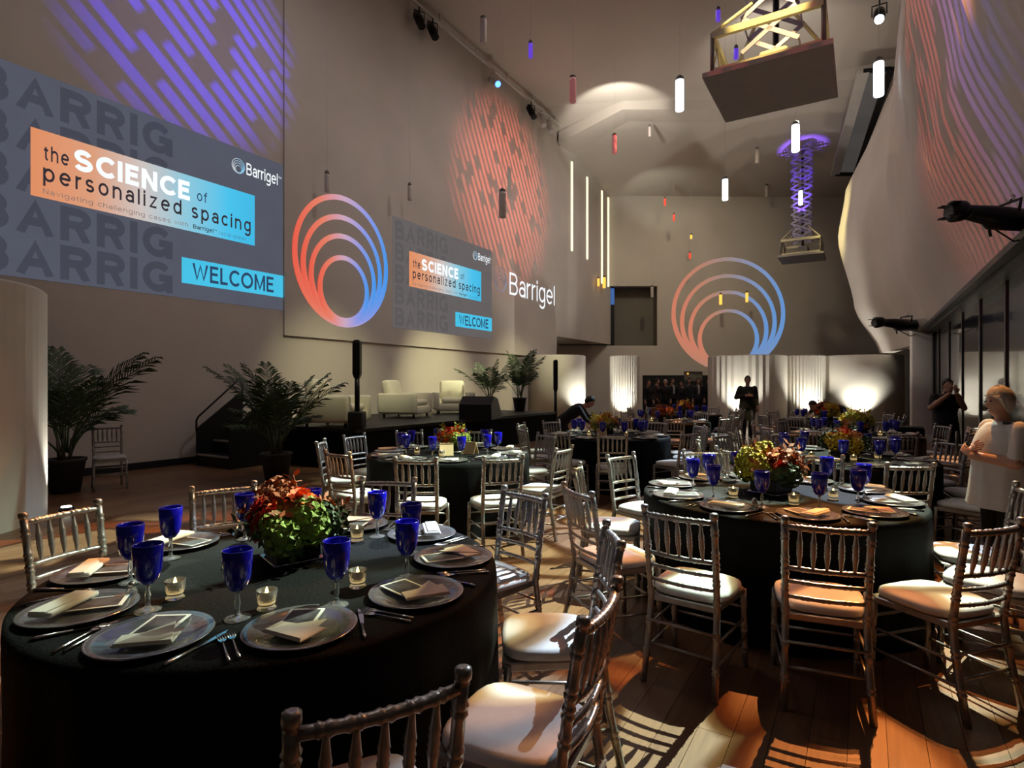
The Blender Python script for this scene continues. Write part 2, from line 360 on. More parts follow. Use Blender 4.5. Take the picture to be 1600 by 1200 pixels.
# ------------------------------------------------------------------ far wall, ceiling
YF = 29.7
x0 = (952 - 800) * YF / F
mb = MB()
for (a, b, z0, z1) in ((952, 1027, 6.6, 12.2), (1027, 1420, -0.02, 12.2), (700, 1027, -0.02, 3.53)):
    xa, xb = (a - 800) * YF / F, (b - 800) * YF / F
    mb.box(((xa + xb) / 2, YF + 0.15, (z0 + z1) / 2), (xb - xa, 0.3, z1 - z0))
struct(mb.build('wall_far', 'plaster'), 'far pale wall with the projected ring logo')
xa, xb = (952 - 800) * YF / F, (1027 - 800) * YF / F
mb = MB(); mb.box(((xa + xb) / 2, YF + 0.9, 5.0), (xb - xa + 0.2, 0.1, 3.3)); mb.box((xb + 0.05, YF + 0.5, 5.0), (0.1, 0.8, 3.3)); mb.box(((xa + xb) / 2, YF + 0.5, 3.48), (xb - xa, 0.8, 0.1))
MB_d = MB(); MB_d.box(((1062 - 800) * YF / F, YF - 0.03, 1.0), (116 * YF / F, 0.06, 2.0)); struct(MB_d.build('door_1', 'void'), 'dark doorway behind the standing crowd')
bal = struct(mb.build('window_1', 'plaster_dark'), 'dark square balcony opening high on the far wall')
MB().box((xa + 0.16, YF + 0.3, 5.05), (0.3, 0.1, 3.1)).build('frame', 'void', bal)
mat('blue_glow', rgb(50, 90, 150), 0.4, emit=rgb(50, 95, 160), estr=0.8, var=0.05)
MB().box((xa + 0.17, YF + 0.24, 6.1), (0.26, 0.05, 0.85)).build('pane', 'blue_glow', bal)
UC = 27.0
mb = hbox(MB(), -2, UC, VL - 1, VR + 2.5, 12.6, 12.9)
struct(mb.build('ceiling', 'ceiling_paint'), 'high plain ceiling')
mb = MB()
q = [Vector((-4, 23.5, 12.6)), Vector((3.9, 22.6, 12.6)), Vector((16, 20.0, 12.6)), Vector((26, 18.0, 12.6)), Vector((26, YF + 0.4, 11.1)), Vector((16, YF + 0.4, 11.1)), Vector((3.9, YF + 0.4, 11.2)), Vector((-4, YF + 0.4, 11.2))]
q2 = [p + Vector((0, 0, 0.3)) for p in q]
mb.add(q + q2, [(0, 1, 6, 7), (1, 2, 5, 6), (2, 3, 4, 5), (8, 15, 14, 9), (9, 14, 13, 10), (10, 13, 12, 11), (0, 8, 9, 1), (1, 9, 10, 2), (2, 10, 11, 3), (3, 11, 12, 4), (4, 12, 13, 5), (5, 13, 14, 6), (6, 14, 15, 7), (7, 15, 8, 0)])
struct(mb.build('ceiling', 'ceiling_paint'), 'sloping ceiling that falls towards the far wall')
# folded soffit that drops below the ceiling in front of the slope
mb = MB()
e = [P(873, 207, 24.4), P(975, 152, 22.4), P(1112, 152, 22.2), P(1300, 108, 20.4), P(1430, 88, 19.3)]
lo = [p + Vector((0, 0.25, -0.35)) for p in e]; b2 = [p + Vector((0.6, 1.6, -0.30)) for p in e]; b3 = [p + Vector((0.6, 1.6, 0.5)) for p in e]
top = [p + Vector((0, 0, 0.5)) for p in e]
mb.loft([[top[i], e[i], lo[i], b2[i], b3[i]] for i in range(5)], True, False)
struct(mb.build('trim_1', 'ceiling_paint'), 'folded ceiling soffit in front of the far slope')
# skylight slot beside the shell wall
sk = []
for (px, py, z) in ((1349, 110, 12.0), (1392, 106, 12.0), (1337, 271, 11.4), (1305, 271, 11.4)):
    y = F * (z - EYE) / (600 - py); sk.append(P(px, py, y))
mb = MB(); mb.add(sk + [p + Vector((0, 0, 0.06)) for p in sk], [(0, 1, 2, 3), (7, 6, 5, 4), (0, 4, 5, 1), (1, 5, 6, 2), (2, 6, 7, 3), (3, 7, 4, 0)])
mat('sky_pane', rgb(95, 92, 92), 0.3, var=0.2, vscale=1.5, emit=rgb(110, 106, 104), estr=0.28)
win = struct(mb.build('window_2', 'sky_pane'), 'long skylight slot beside the curved white wall')
for i, (mt_, w_) in enumerate((('void', 0.10), ('void', 0.22), ('void', 0.25), ('white_paint', 0.35))):
    a, b = sk[i], sk[(i + 1) % 4]; d = (b - a)
    M = d.to_track_quat('X', 'Z').to_matrix()
    MB().box((a + b) / 2 - Vector((0, 0, 0.03)), (d.length, w_, 0.12), M=M).build('frame', mt_, win)
# ------------------------------------------------------------------ right side: shell sheets, beam, glass wall, pillars
def interp(tab, x):
    if x <= tab[0][0]: return tab[0][1]
    for (a, fa), (b, fb) in zip(tab, tab[1:]):
        if x <= b:
            k = (x - a) / (b - a); k = k * k * (3 - 2 * k) * 0.6 + k * 0.4; return fa + (fb - fa) * k
    return tab[-1][1]
def sheet(name, tab, u0, uend, z0, z1, th, label):
    mb = MB(); nz, nu = 28, 14; A = []; B = []
    for i in range(nz + 1):
        z = z0 + (z1 - z0) * i / nz; v = interp(tab, z); ue = interp(uend, z)
        for L, dv in ((A, 0.0), (B, th)):
            L.append([H(u0 + (ue - u0) * j / nu, v + dv, z) for j in range(nu + 1)])
    mb.loft(A, False, True, False); mb.loft(B, False, True, False)
    mb.loft([[a[-1] for a in A], [b[-1] for b in B]], False, False, False)
    mb.loft([A[0], B[0]], False, False, False); mb.loft([A[-1], B[-1]], False, False, False)
    return struct(mb.build(name, 'plaster'), label)
sheet('wall_right', [(3.0, 1.5), (5.0, 0.82), (7.0, 0.52), (9.0, 0.62), (10.5, 0.95), (12.6, 1.7)], -2, [(3.0, 18.8), (7.0, 18.6), (12.6, 19.0)], 3.15, 12.6, 0.35, 'billowing white wall sheet striped with red light')
TB = [(3.0, 1.5), (5.0, 0.82), (7.0, 0.52), (9.0, 0.62), (10.5, 0.95), (12.6, 1.7)]; TA = [(2.65, 0.55), (4.5, -0.3), (7.2, -0.85), (9.0, -0.6), (10.4, 0.05), (12.6, 1.2)]
mb = MB(); A = []; B = []
for i in range(29):
    z = 2.70 + 9.9 * i / 28; va, vb = interp(TA, z), interp(TB, z) + 0.25
    for L, o_ in ((A, 0.0), (B, 0.35)):
        row = []
        for j in range(15):
            k = j / 14; row.append(H(18.6 + 7.2 * k + o_ * 0.5, vb + (va - vb) * (k ** 0.8) + o_, z))
        L.append(row)
mb.loft(A, False, True, False); mb.loft(B, False, True, False); mb.loft([[a[-1] for a in A], [b[-1] for b in B]], False, True, False); mb.loft([A[0], B[0]], False, False, False)
struct(mb.build('wall_right', 'plaster'), 'second billowing white wall sheet beyond the first')
bm_ = hbox(MB(), -2, 19.2, VR - 0.16, VR + 0.2, 2.9, 3.15); hbox(bm_, -2, 19.2, VR - 0.28, VR - 0.16, 2.95, 3.03)
struct(bm_.build('trim_2', 'mullion'), 'dark steel beam above the glass wall')
gw = struct(hbox(MB(), -2, 24, VR + 0.12, VR + 0.2, -0.02, 0.12).build('wall_right', 'mullion'), 'dark glass wall of tall panes under the beam')
for k in range(10):
    u = 2.0 + k * 1.95
    hbox(MB(), u + 0.04, u + 1.91, VR + 0.02, VR + 0.05, 0.12, 2.9).build('pane', 'dark_glass', gw)
    hbox(MB(), u - 0.04, u + 0.04, VR, VR + 0.1, 0, 2.9).build('mullion', 'mullion', gw)
UP2 = 18.75
mb = MB(); c = P(1440, 600, 15.5); c.z = 1.66
mb.rbox(c, (0.52, 0.5, 3.32), 0.05, HALL_ANG)
mb.box((c.x, c.y, 0.1), (0.6, 0.58, 0.2), HALL_ANG)
struct(mb.build('trim_3', 'plaster'), 'square pale pillar carrying a black spotlight')
# ------------------------------------------------------------------ white fluted drums
def drum(label, c, r, fl0=None, fl1=None, h=2.65):
    mb = MB(); n = 72
    def ring(z, dr):
        o = []
        for i in range(n):
            a = 2 * PI * i / n; rr = r + dr
            if fl0 is not None and fl0 <= math.degrees(a) % 360 <= fl1 and i % 2: rr -= 0.035
            o.append(Vector((c[0] + rr * math.cos(a), c[1] + rr * math.sin(a), z)))
        return o
    mb.loft([ring(0, 0), ring(h - 0.03, 0), ring(h, -0.03)], True, fl0 is None)
    o = mb.build('trim_5', 'drum_plaster'); struct(o, label); return o
def uplight(loc, target, power, label, angle=60):
    t = thing('uplight', label, 'lamp', loc)
    d = (Vector(target) - Vector(loc)); d.z = 0; d.normalize()
    MB().lathe([(0.07, 0), (0.08, 0.02), (0.08, 0.05), (0.06, 0.06)], 14).build('housing', 'black_metal', t)
    MB().lathe([(0.055, 0.06), (0.05, 0.072)], 14).build('lens', 'uplight_lens', t)
    spot('uplight_beam', Vector(loc) + Vector((0, 0, 0.10)), target, power, (1, 0.97, 0.86), angle, 0.8, 0.03)
drum('big white drum wall beside the potted palm and slide', (-6.78, 6.02), 1.5, 272, 322)
uplight((-5.40, 6.98, 0), (-5.66, 6.86, 2.4), 140, 'small floor uplight shining beside the big drum wall', 60)
YD = 22.0
def dx(px, y=YD): return (px - 800) * y / F
def lit_drum(px, dy, r, label, lit_px, power, where, fl=None, front=0.62):
    cx, cy = dx(px), YD + dy; drum(label, (cx, cy), r, *(fl or (None, None)))
    lx = dx(lit_px, cy - r * 0.9); q = max(-0.98, min(0.98, (lx - cx) / r)); a = -math.acos(q)
    d = Vector((math.cos(a), math.sin(a), 0)); c_ = Vector((cx, cy, 0))
    uplight(c_ + d * (r + front), c_ + d * r + Vector((0, 0, 2.1)), power * 2.6, 'small floor uplight ' + where, 88)
lit_drum(872, 0.6, 1.12, 'plain white drum wall lit at its edge beside the speaker', 908, 130, 'at the plain drum wall edge')
lit_drum(979, 0.4, 0.57, 'fluted white drum wall beside the crowded doorway', 973, 130, 'at the fluted drum by the doorway', (180, 360))
lit_drum(1180, 0.8, 1.46, 'fluted white drum wall behind the standing man in black', 1158, 150, 'behind the standing man', (180, 290))
lit_drum(1268, 0.5, 0.72, 'fluted white drum wall with bright base behind far tables', 1264, 130, 'at the fluted drum among far tables', (180, 330))
lit_drum(1362, 0.9, 1.55, 'broad plain white drum wall beside the square pillar', 1345, 110, 'at the broad plain drum wall')
spot('recess_wash', H(U800 + 3, VL - 0.2, 0.3), H(U800 + 3.5, VL - 2.2, 2.4), 60, (1, 0.95, 0.75), 110, 0.9, 0.1)
# ------------------------------------------------------------------ projected slides and logos
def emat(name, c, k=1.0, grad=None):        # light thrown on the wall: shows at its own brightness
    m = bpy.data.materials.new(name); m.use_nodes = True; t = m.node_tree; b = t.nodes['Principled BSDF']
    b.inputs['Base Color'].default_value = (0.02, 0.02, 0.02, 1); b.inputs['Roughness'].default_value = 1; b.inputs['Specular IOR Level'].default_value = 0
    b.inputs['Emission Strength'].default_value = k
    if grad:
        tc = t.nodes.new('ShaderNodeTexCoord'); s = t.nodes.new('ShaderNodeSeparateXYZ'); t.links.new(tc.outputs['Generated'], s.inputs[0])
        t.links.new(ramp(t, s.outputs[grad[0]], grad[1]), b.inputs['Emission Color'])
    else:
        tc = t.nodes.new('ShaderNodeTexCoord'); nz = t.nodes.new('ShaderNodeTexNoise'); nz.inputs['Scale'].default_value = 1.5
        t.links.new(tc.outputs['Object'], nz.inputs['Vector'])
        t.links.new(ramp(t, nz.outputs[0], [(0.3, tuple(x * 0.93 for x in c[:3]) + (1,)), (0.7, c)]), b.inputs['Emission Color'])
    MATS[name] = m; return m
# a plain grotesque alphabet drawn as strokes: cap height 1, x-height 0.73
def _arc(cx, cy, rx, ry, a0, a1):
    n = max(4, int(abs(a1 - a0) / 15)); return [(cx + rx * math.cos(math.radians(a0 + (a1 - a0) * i / n)), cy + ry * math.sin(math.radians(a0 + (a1 - a0) * i / n))) for i in range(n + 1)]
X_ = 0.73; _o = lambda cx: _arc(cx, 0.365, 0.29, 0.365, 0, 360)
GL = {
 'A': [[(0, 0), (.37, 1), (.74, 0)], [(.13, .33), (.61, .33)]], 'B': [[(0, 0), (0, 1)], [(0, 1)] + _arc(.36, .765, .24, .235, 90, -90) + [(0, .53)], [(0, .53)] + _arc(.37, .265, .27, .265, 90, -90) + [(0, 0)]],
 'C': [_arc(.4, .5, .4, .5, 42, 318)], 'E': [[(.55, 1), (0, 1), (0, 0), (.57, 0)], [(0, .53), (.5, .53)]], 'G': [_arc(.4, .5, .4, .5, 42, 345), [(.44, .47), (.79, .47), (.79, 0)]],
 'I': [[(0, 0), (0, 1)]], 'L': [[(0, 1), (0, 0), (.5, 0)]], 'M': [[(0, 0), (0, 1)], [(0, 1), (.38, .02), (.76, 1)], [(.76, 1), (.76, 0)]], 'N': [[(0, 0), (0, 1)], [(0, 1), (.6, 0)], [(.6, 0), (.6, 1)]],
 'O': [_arc(.42, .5, .42, .5, 0, 360)], 'R': [[(0, 0), (0, 1)], [(0, 1)] + _arc(.36, .745, .25, .255, 90, -90) + [(0, .49)], [(.34, .49), (.6, 0)]],
 'S': [_arc(.32, .75, .28, .25, 20, 270) + _arc(.32, .25, .31, .25, 90, -160)], 'T': [[(0, 1), (.64, 1)], [(.32, 1), (.32, 0)]], 'W': [[(0, 1), (.25, 0), (.5, 1), (.75, 0), (1, 1)]],
 'a': [[(.5, 0), (.5, .5)], _arc(.27, .5, .23, .23, 0, 165), _arc(.25, .21, .25, .21, 0, 360)], 'c': [_arc(.29, .365, .29, .365, 40, 320)], 'd': [[(.56, 0), (.56, 1)], _o(.28)], 'e': [_arc(.3, .365, .3, .365, 0, 318), [(0, .38), (.6, .38)]],
 'f': [[(.1, 0), (.1, .78)] + _arc(.31, .78, .21, .22, 180, 85), [(-.08, .7), (.32, .7)]], 'g': [[(.56, .73), (.56, -.05)], _arc(.28, -.05, .28, .22, 0, -150), _o(.28)], 'h': [[(0, 0), (0, 1)], _arc(.26, .45, .26, .28, 180, 0) + [(.52, 0)]],
 'i': [[(0, 0), (0, .73)], [(0, .88), (0, 1)]], 'l': [[(0, 0), (0, 1)]], 'n': [[(0, 0), (0, .73)], _arc(.26, .45, .26, .28, 180, 0) + [(.52, 0)]], 'o': [_o(.3)], 'p': [[(0, .73), (0, -.27)], _o(.29)],
 'r': [[(0, 0), (0, .73)], _arc(.27, .43, .27, .29, 180, 80)], 's': [_arc(.24, .54, .21, .19, 25, 270) + _arc(.24, .175, .23, .175, 90, -155)], 't': [[(.14, .93), (.14, .14)] + _arc(.28, .14, .14, .14, 180, 285), [(-.04, .7), (.34, .7)]],
 'v': [[(0, .73), (.26, 0), (.52, .73)]], 'w': [[(0, .73), (.2, 0), (.4, .73), (.6, 0), (.8, .73)]], 'z': [[(0, .73), (.48, .73), (0, 0), (.5, 0)]]}
def ribbon(pts, w):
    pts = [Vector((x, y)) for i, (x, y) in enumerate(pts) if i == 0 or math.hypot(x - pts[i - 1][0], y - pts[i - 1][1]) > 1e-5]; cl = (pts[0] - pts[-1]).length < 1e-6
    if cl: pts = pts[:-1]
    n = len(pts); L, R = [], []
    for i, p in enumerate(pts):
        a = pts[i - 1] if (i or cl) else None; b = pts[(i + 1) % n] if (i < n - 1 or cl) else None
        d1 = (p - a).normalized() if a is not None else None; d2 = (b - p).normalized() if b is not None else None
        if d1 is None: d1 = d2
        if d2 is None: d2 = d1
        m = (d1 + d2); m = m.normalized() if m.length > 1e-6 else d1; nn = Vector((-m.y, m.x)); k = max(0.62, nn.dot(Vector((-d1.y, d1.x)))); o = nn * (w / 2 / k)
        L.append(p + o); R.append(p - o)
    fs = [(i, (i + 1) % n, n + (i + 1) % n, n + i) for i in range(n if cl else n - 1)]
    return L + R, fs
def word(txt, w, space):
    x = 0; out = []
    for ch in txt:
        if ch == ' ': x += 0.32 + space; continue
        vs, fs = [], []
        for st in GL[ch]:
            ys = []
            for i, (qx, qy) in enumerate(st):
                end = i in (0, len(st) - 1) and st[0] != st[-1]; nb = st[1] if i == 0 else st[i - 1]
                if end and abs(nb[1] - qy) > abs(nb[0] - qx): y2 = qy if qy in (0, 1) or qy < 0 else (w / 2 + qy * (1 - w) + (w / 2 if abs(qy - X_) < 0.01 else 0))
                else: y2 = w / 2 + qy * (1 - w) if 0 <= qy <= 1 else qy
                ys.append((qx, y2))
            v, f = ribbon(ys, w); hi = max(1.0, 0); lo_ = 0.0 if min(q[1] for q in ys) >= 0 else -1.0
            top_ = 1.0 if max(q[1] for q in ys) > 0.8 else 0.73 + w * 0.27
            v = [Vector((q.x, min(max(q.y, lo_), top_))) for q in v]
            b = len(vs); vs += v; fs += [tuple(i + b for i in q) for q in f]
        a0 = min(v.x for v in vs); a1 = max(v.x for v in vs)
        out.append(([Vector((v.x - a0 + x, v.y)) for v in vs], fs)); x += a1 - a0 + space
    return out
class Wall:                                  # a local frame on a wall: x along, y up, z out into the room
    def __init__(s, origin, ex, n): s.o, s.ex, s.n = Vector(origin), Vector(ex), Vector(n)
    def root(s, name, label, cat, x, y, group=None):
        t = thing(name, label, cat, group=group)
        M = Matrix((s.ex, Vector((0, 0, 1)), s.n)).transposed().to_4x4(); M.translation = s.o + s.ex * x + Vector((0, 0, y))
        t.matrix_world = M; return t
LW = Wall(VX * VL, AX, VX); LW2 = Wall(VX * (VL + 0.06), AX, VX); FW = Wall((0, YF, 0), (1, 0, 0), (0, -1, 0))
def rect(name, parent, x0, y0, x1, y1, z, m, th=0.004):
    return MB().box(((x0 + x1) / 2, (y0 + y1) / 2, z), (x1 - x0, y1 - y0, th)).build(name, m, parent)
def letters(name, parent, txt, x0, x1, y0, y1, z, m, w=0.14, space=0.16, small=False):
    ws = word(txt, w, space); al = [v for vs, _ in ws for v in vs]
    a0 = min(v.x for v in al); a1 = max(v.x for v in al); b0 = min(0.0, min(v.y for v in al)); b1 = 1.0
    f = lambda v: (x0 + (v.x - a0) / (a1 - a0) * (x1 - x0), y0 + (v.y - b0) / (b1 - b0) * (y1 - y0), z)
    if small:
        mb = MB()
        for vs, fs in ws: mb.add([f(v) for v in vs], fs)
        o = mb.build(name, m, parent); o['kind'] = 'stuff'; return o
    for vs, fs in ws: MB().add([f(v) for v in vs], fs).build('letter', m, parent)
def rings(parent, cx, cy, R, z, m, wd=0.052, asp=1.0):
    for k, (rr, w) in enumerate(((1.0, 1.0), (0.85, 1.0), (0.705, 1.0), (0.54, 1.0))):
        n = 72; ro = R * rr; ri = ro - R * wd * w; yc = cy - R + ro + (0.0 if k == 0 else 0.004 * R * k); vi = yc + R * wd * 0.30
        vs = []; fs = []
        for i in range(n):
            a = 2 * PI * i / n
            vs += [(cx + asp * ro * math.cos(a), yc + ro * math.sin(a), z + 0.002 * k), (cx + asp * ri * math.cos(a), vi + ri * math.sin(a) * 0.985, z + 0.002 * k)]
        for i in range(n):
            j = (i + 1) % n; fs.append((2 * i, 2 * j, 2 * j + 1, 2 * i + 1))
        MB().add(vs, fs).build('ring', m, parent)
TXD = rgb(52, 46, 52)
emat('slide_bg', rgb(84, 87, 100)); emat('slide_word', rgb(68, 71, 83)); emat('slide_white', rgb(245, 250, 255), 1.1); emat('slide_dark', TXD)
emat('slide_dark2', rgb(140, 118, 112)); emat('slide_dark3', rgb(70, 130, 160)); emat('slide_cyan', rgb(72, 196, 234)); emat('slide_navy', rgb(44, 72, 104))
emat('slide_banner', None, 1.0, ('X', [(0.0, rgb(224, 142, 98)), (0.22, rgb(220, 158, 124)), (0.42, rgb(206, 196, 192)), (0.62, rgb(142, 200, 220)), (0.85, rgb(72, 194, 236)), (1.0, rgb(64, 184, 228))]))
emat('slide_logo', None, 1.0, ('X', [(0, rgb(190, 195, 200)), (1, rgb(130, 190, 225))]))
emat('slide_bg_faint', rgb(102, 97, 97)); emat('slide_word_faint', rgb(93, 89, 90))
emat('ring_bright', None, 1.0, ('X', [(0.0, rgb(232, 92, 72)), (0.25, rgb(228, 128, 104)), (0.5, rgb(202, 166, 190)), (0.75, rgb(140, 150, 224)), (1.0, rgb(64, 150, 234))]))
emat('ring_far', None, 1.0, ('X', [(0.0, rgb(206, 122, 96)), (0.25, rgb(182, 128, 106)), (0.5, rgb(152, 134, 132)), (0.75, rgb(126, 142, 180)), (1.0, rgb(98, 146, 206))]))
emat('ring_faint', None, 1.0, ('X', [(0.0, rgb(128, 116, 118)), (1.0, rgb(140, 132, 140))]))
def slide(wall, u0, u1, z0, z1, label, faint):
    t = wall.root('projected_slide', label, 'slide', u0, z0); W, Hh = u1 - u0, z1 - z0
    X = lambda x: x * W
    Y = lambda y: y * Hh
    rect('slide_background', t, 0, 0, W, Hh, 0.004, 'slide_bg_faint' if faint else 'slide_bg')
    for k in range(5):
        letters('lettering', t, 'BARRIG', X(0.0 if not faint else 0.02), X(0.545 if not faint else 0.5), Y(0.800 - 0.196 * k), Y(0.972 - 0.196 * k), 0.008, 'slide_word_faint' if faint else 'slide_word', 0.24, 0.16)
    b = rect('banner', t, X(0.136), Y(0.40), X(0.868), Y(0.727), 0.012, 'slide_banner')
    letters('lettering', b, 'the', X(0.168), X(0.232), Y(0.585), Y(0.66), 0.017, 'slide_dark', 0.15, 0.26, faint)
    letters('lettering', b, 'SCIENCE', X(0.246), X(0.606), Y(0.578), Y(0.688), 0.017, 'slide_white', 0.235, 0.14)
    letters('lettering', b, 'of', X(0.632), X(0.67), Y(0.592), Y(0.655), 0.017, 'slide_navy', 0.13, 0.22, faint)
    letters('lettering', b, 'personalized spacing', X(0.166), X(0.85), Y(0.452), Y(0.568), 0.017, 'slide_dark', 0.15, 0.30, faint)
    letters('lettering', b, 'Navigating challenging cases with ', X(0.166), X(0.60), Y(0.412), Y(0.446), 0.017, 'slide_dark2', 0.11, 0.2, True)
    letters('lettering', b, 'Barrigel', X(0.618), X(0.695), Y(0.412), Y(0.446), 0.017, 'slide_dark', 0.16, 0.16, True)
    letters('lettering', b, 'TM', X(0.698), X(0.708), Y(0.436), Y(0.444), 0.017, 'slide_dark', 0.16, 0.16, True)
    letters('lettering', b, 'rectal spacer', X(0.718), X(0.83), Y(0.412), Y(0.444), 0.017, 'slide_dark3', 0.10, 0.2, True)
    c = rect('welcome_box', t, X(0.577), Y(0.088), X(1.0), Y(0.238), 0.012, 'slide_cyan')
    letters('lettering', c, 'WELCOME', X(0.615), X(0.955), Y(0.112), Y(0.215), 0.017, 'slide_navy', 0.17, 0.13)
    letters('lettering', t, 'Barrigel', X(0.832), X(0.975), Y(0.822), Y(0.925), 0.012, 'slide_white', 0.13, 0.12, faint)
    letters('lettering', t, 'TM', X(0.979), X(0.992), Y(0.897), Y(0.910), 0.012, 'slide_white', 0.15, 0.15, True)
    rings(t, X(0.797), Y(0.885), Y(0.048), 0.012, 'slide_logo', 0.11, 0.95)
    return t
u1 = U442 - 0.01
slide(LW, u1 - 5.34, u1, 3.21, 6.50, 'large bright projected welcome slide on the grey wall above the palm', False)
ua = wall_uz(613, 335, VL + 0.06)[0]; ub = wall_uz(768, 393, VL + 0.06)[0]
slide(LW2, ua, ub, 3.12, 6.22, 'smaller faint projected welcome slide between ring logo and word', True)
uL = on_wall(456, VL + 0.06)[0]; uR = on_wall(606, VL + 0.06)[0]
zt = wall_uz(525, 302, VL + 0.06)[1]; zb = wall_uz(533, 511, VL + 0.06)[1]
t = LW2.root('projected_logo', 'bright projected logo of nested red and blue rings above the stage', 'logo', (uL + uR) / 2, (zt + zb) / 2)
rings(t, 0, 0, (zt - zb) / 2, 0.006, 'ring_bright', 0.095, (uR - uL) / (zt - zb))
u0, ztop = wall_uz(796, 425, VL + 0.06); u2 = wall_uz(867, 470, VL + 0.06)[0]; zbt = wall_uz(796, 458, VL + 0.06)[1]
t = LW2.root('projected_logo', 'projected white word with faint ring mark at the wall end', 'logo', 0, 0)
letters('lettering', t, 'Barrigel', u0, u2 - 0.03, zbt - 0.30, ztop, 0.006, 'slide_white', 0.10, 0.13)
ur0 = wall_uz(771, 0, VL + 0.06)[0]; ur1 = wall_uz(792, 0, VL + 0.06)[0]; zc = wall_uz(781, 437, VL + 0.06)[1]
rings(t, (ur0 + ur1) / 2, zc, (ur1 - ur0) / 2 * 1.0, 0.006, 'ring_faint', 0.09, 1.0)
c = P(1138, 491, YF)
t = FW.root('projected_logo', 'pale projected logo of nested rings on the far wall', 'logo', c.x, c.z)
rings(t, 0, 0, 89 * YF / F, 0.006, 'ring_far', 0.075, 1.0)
# ------------------------------------------------------------------ pendant lamps
PEND = [  # px, top py, bottom py, colour, thickness in px, look
 (1062, 125, 173, 'lamp_white', 'lit white pendant tube, wire running past the folded soffit'), (1133, 280, 313, 'lamp_white', 'lit white pendant tube hanging below the near hanging platform'),
 (1243, 195, 237, 'lamp_white', 'lit white pendant tube in front of the purple scissor lattice'), (1373, 97, 150, 'lamp_white', 'lit white pendant tube in front of the skylight'),
 (1251, 298, 320, 'lamp_white', 'short lit white pendant tube low on the purple lattice'),
 (755, 30, 68, 'lamp_off', 'unlit pale pendant tube beside the ceiling track'), (829, 68, 90, 'lamp_purple', 'purple pendant tube under the near ceiling'),
 (895, 122, 160, 'lamp_pink', 'pinkish pendant tube against the bright ceiling patch'), (960, 212, 240, 'lamp_pink', 'pinkish pendant tube below the folded soffit'),
 (1015, 198, 214, 'lamp_off', 'tiny unlit pendant tube below the folded soffit'), (1183, 233, 255, 'lamp_off', 'unlit pendant tube against the sloping ceiling'),
 (1198, 290, 308, 'lamp_off', 'unlit pendant tube near the far wall top'), (883, 313, 332, 'lamp_amber', 'amber pendant tube beside the longest light slot'),
 (881, 270, 290, 'lamp_off', 'unlit pendant tube above the amber one by the slots'), (511, 272, 300, 'lamp_off', 'unlit pendant tube above the bright ring logo'),
 (640, 290, 313, 'lamp_off', 'unlit pendant tube above the faint slide'), (785, 300, 340, 'lamp_off', 'unlit pendant tube among the red light stripes'),
 (899, 355, 372, 'lamp_off', 'unlit pendant tube in front of the slotted panel'), (935, 435, 447, 'lamp_amber', 'tiny amber pendant tube by the balcony opening corner'),
 (944, 433, 450, 'lamp_amber', 'small amber pendant tube beside the balcony opening'), (1019, 448, 465, 'lamp_off', 'small unlit pendant tube in front of the balcony opening'),
 (1126, 460, 476, 'lamp_amber', 'amber pendant tube inside the far ring logo'), (1167, 457, 472, 'lamp_amber', 'amber pendant tube over the far ring logo edge'),
 (1122, 16, 33, 'lamp_purple', 'purple pendant tube beside the near platform truss'), (1150, 76, 92, 'lamp_purple', 'purple pendant tube just above the near platform plate'),
 (1039, 310, 321, 'lamp_red', 'tiny red pendant lamp at the far wall top'), (1053, 335, 345, 'lamp_red', 'tiny red pendant lamp on the far wall'),
 (1080, 367, 373, 'lamp_amber', 'tiny yellow pendant lamp above the far ring logo'), (1078, 395, 404, 'lamp_red', 'tiny glowing red pendant lamp above the far ring logo')]
tube_me = {}
for px, a, b, m, lab in PEND:
    y = min(max(F * 0.6 / (b - a), 8.5), 28.5)
    if b - a < 14: y = 28.0
    if (px, a) in ((829, 68), (1122, 16), (1150, 76)): y = 13.0
    y = min(y, F * 10.5 / (600 - a))
    if px < 870:
        y = min(y, on_wall(px, VL + 0.6)[1])
    top = P(px, a, y); bot = P(px, b, y); L = top.z - bot.z; r = max(0.05, L * 0.14)
    t = thing('pendant_lamp', lab, 'pendant', top)
    MB().lathe([(r * 0.92, -L), (r, -L * 0.97), (r, -L * 0.12), (r * 0.97, -0.01)], 14).build('glass_tube', m, t)
    MB().lathe([(r * 0.4, -0.01), (r * 0.9, 0.0), (r * 0.9, 0.05), (r * 0.3, 0.09)], 12).build('cap', 'grey_metal', t)
    zf = 22.6 - (top.x - 3.9) * 0.215; zc = 12.62 if y < zf else 12.75 - (y - zf) * 1.45 / (30.1 - zf)
    MB().tube([(0, 0, 0.08), (0, 0, max(zc - top.z, 0.12))], 0.0035, 5).build('wire', 'white_paint', t)
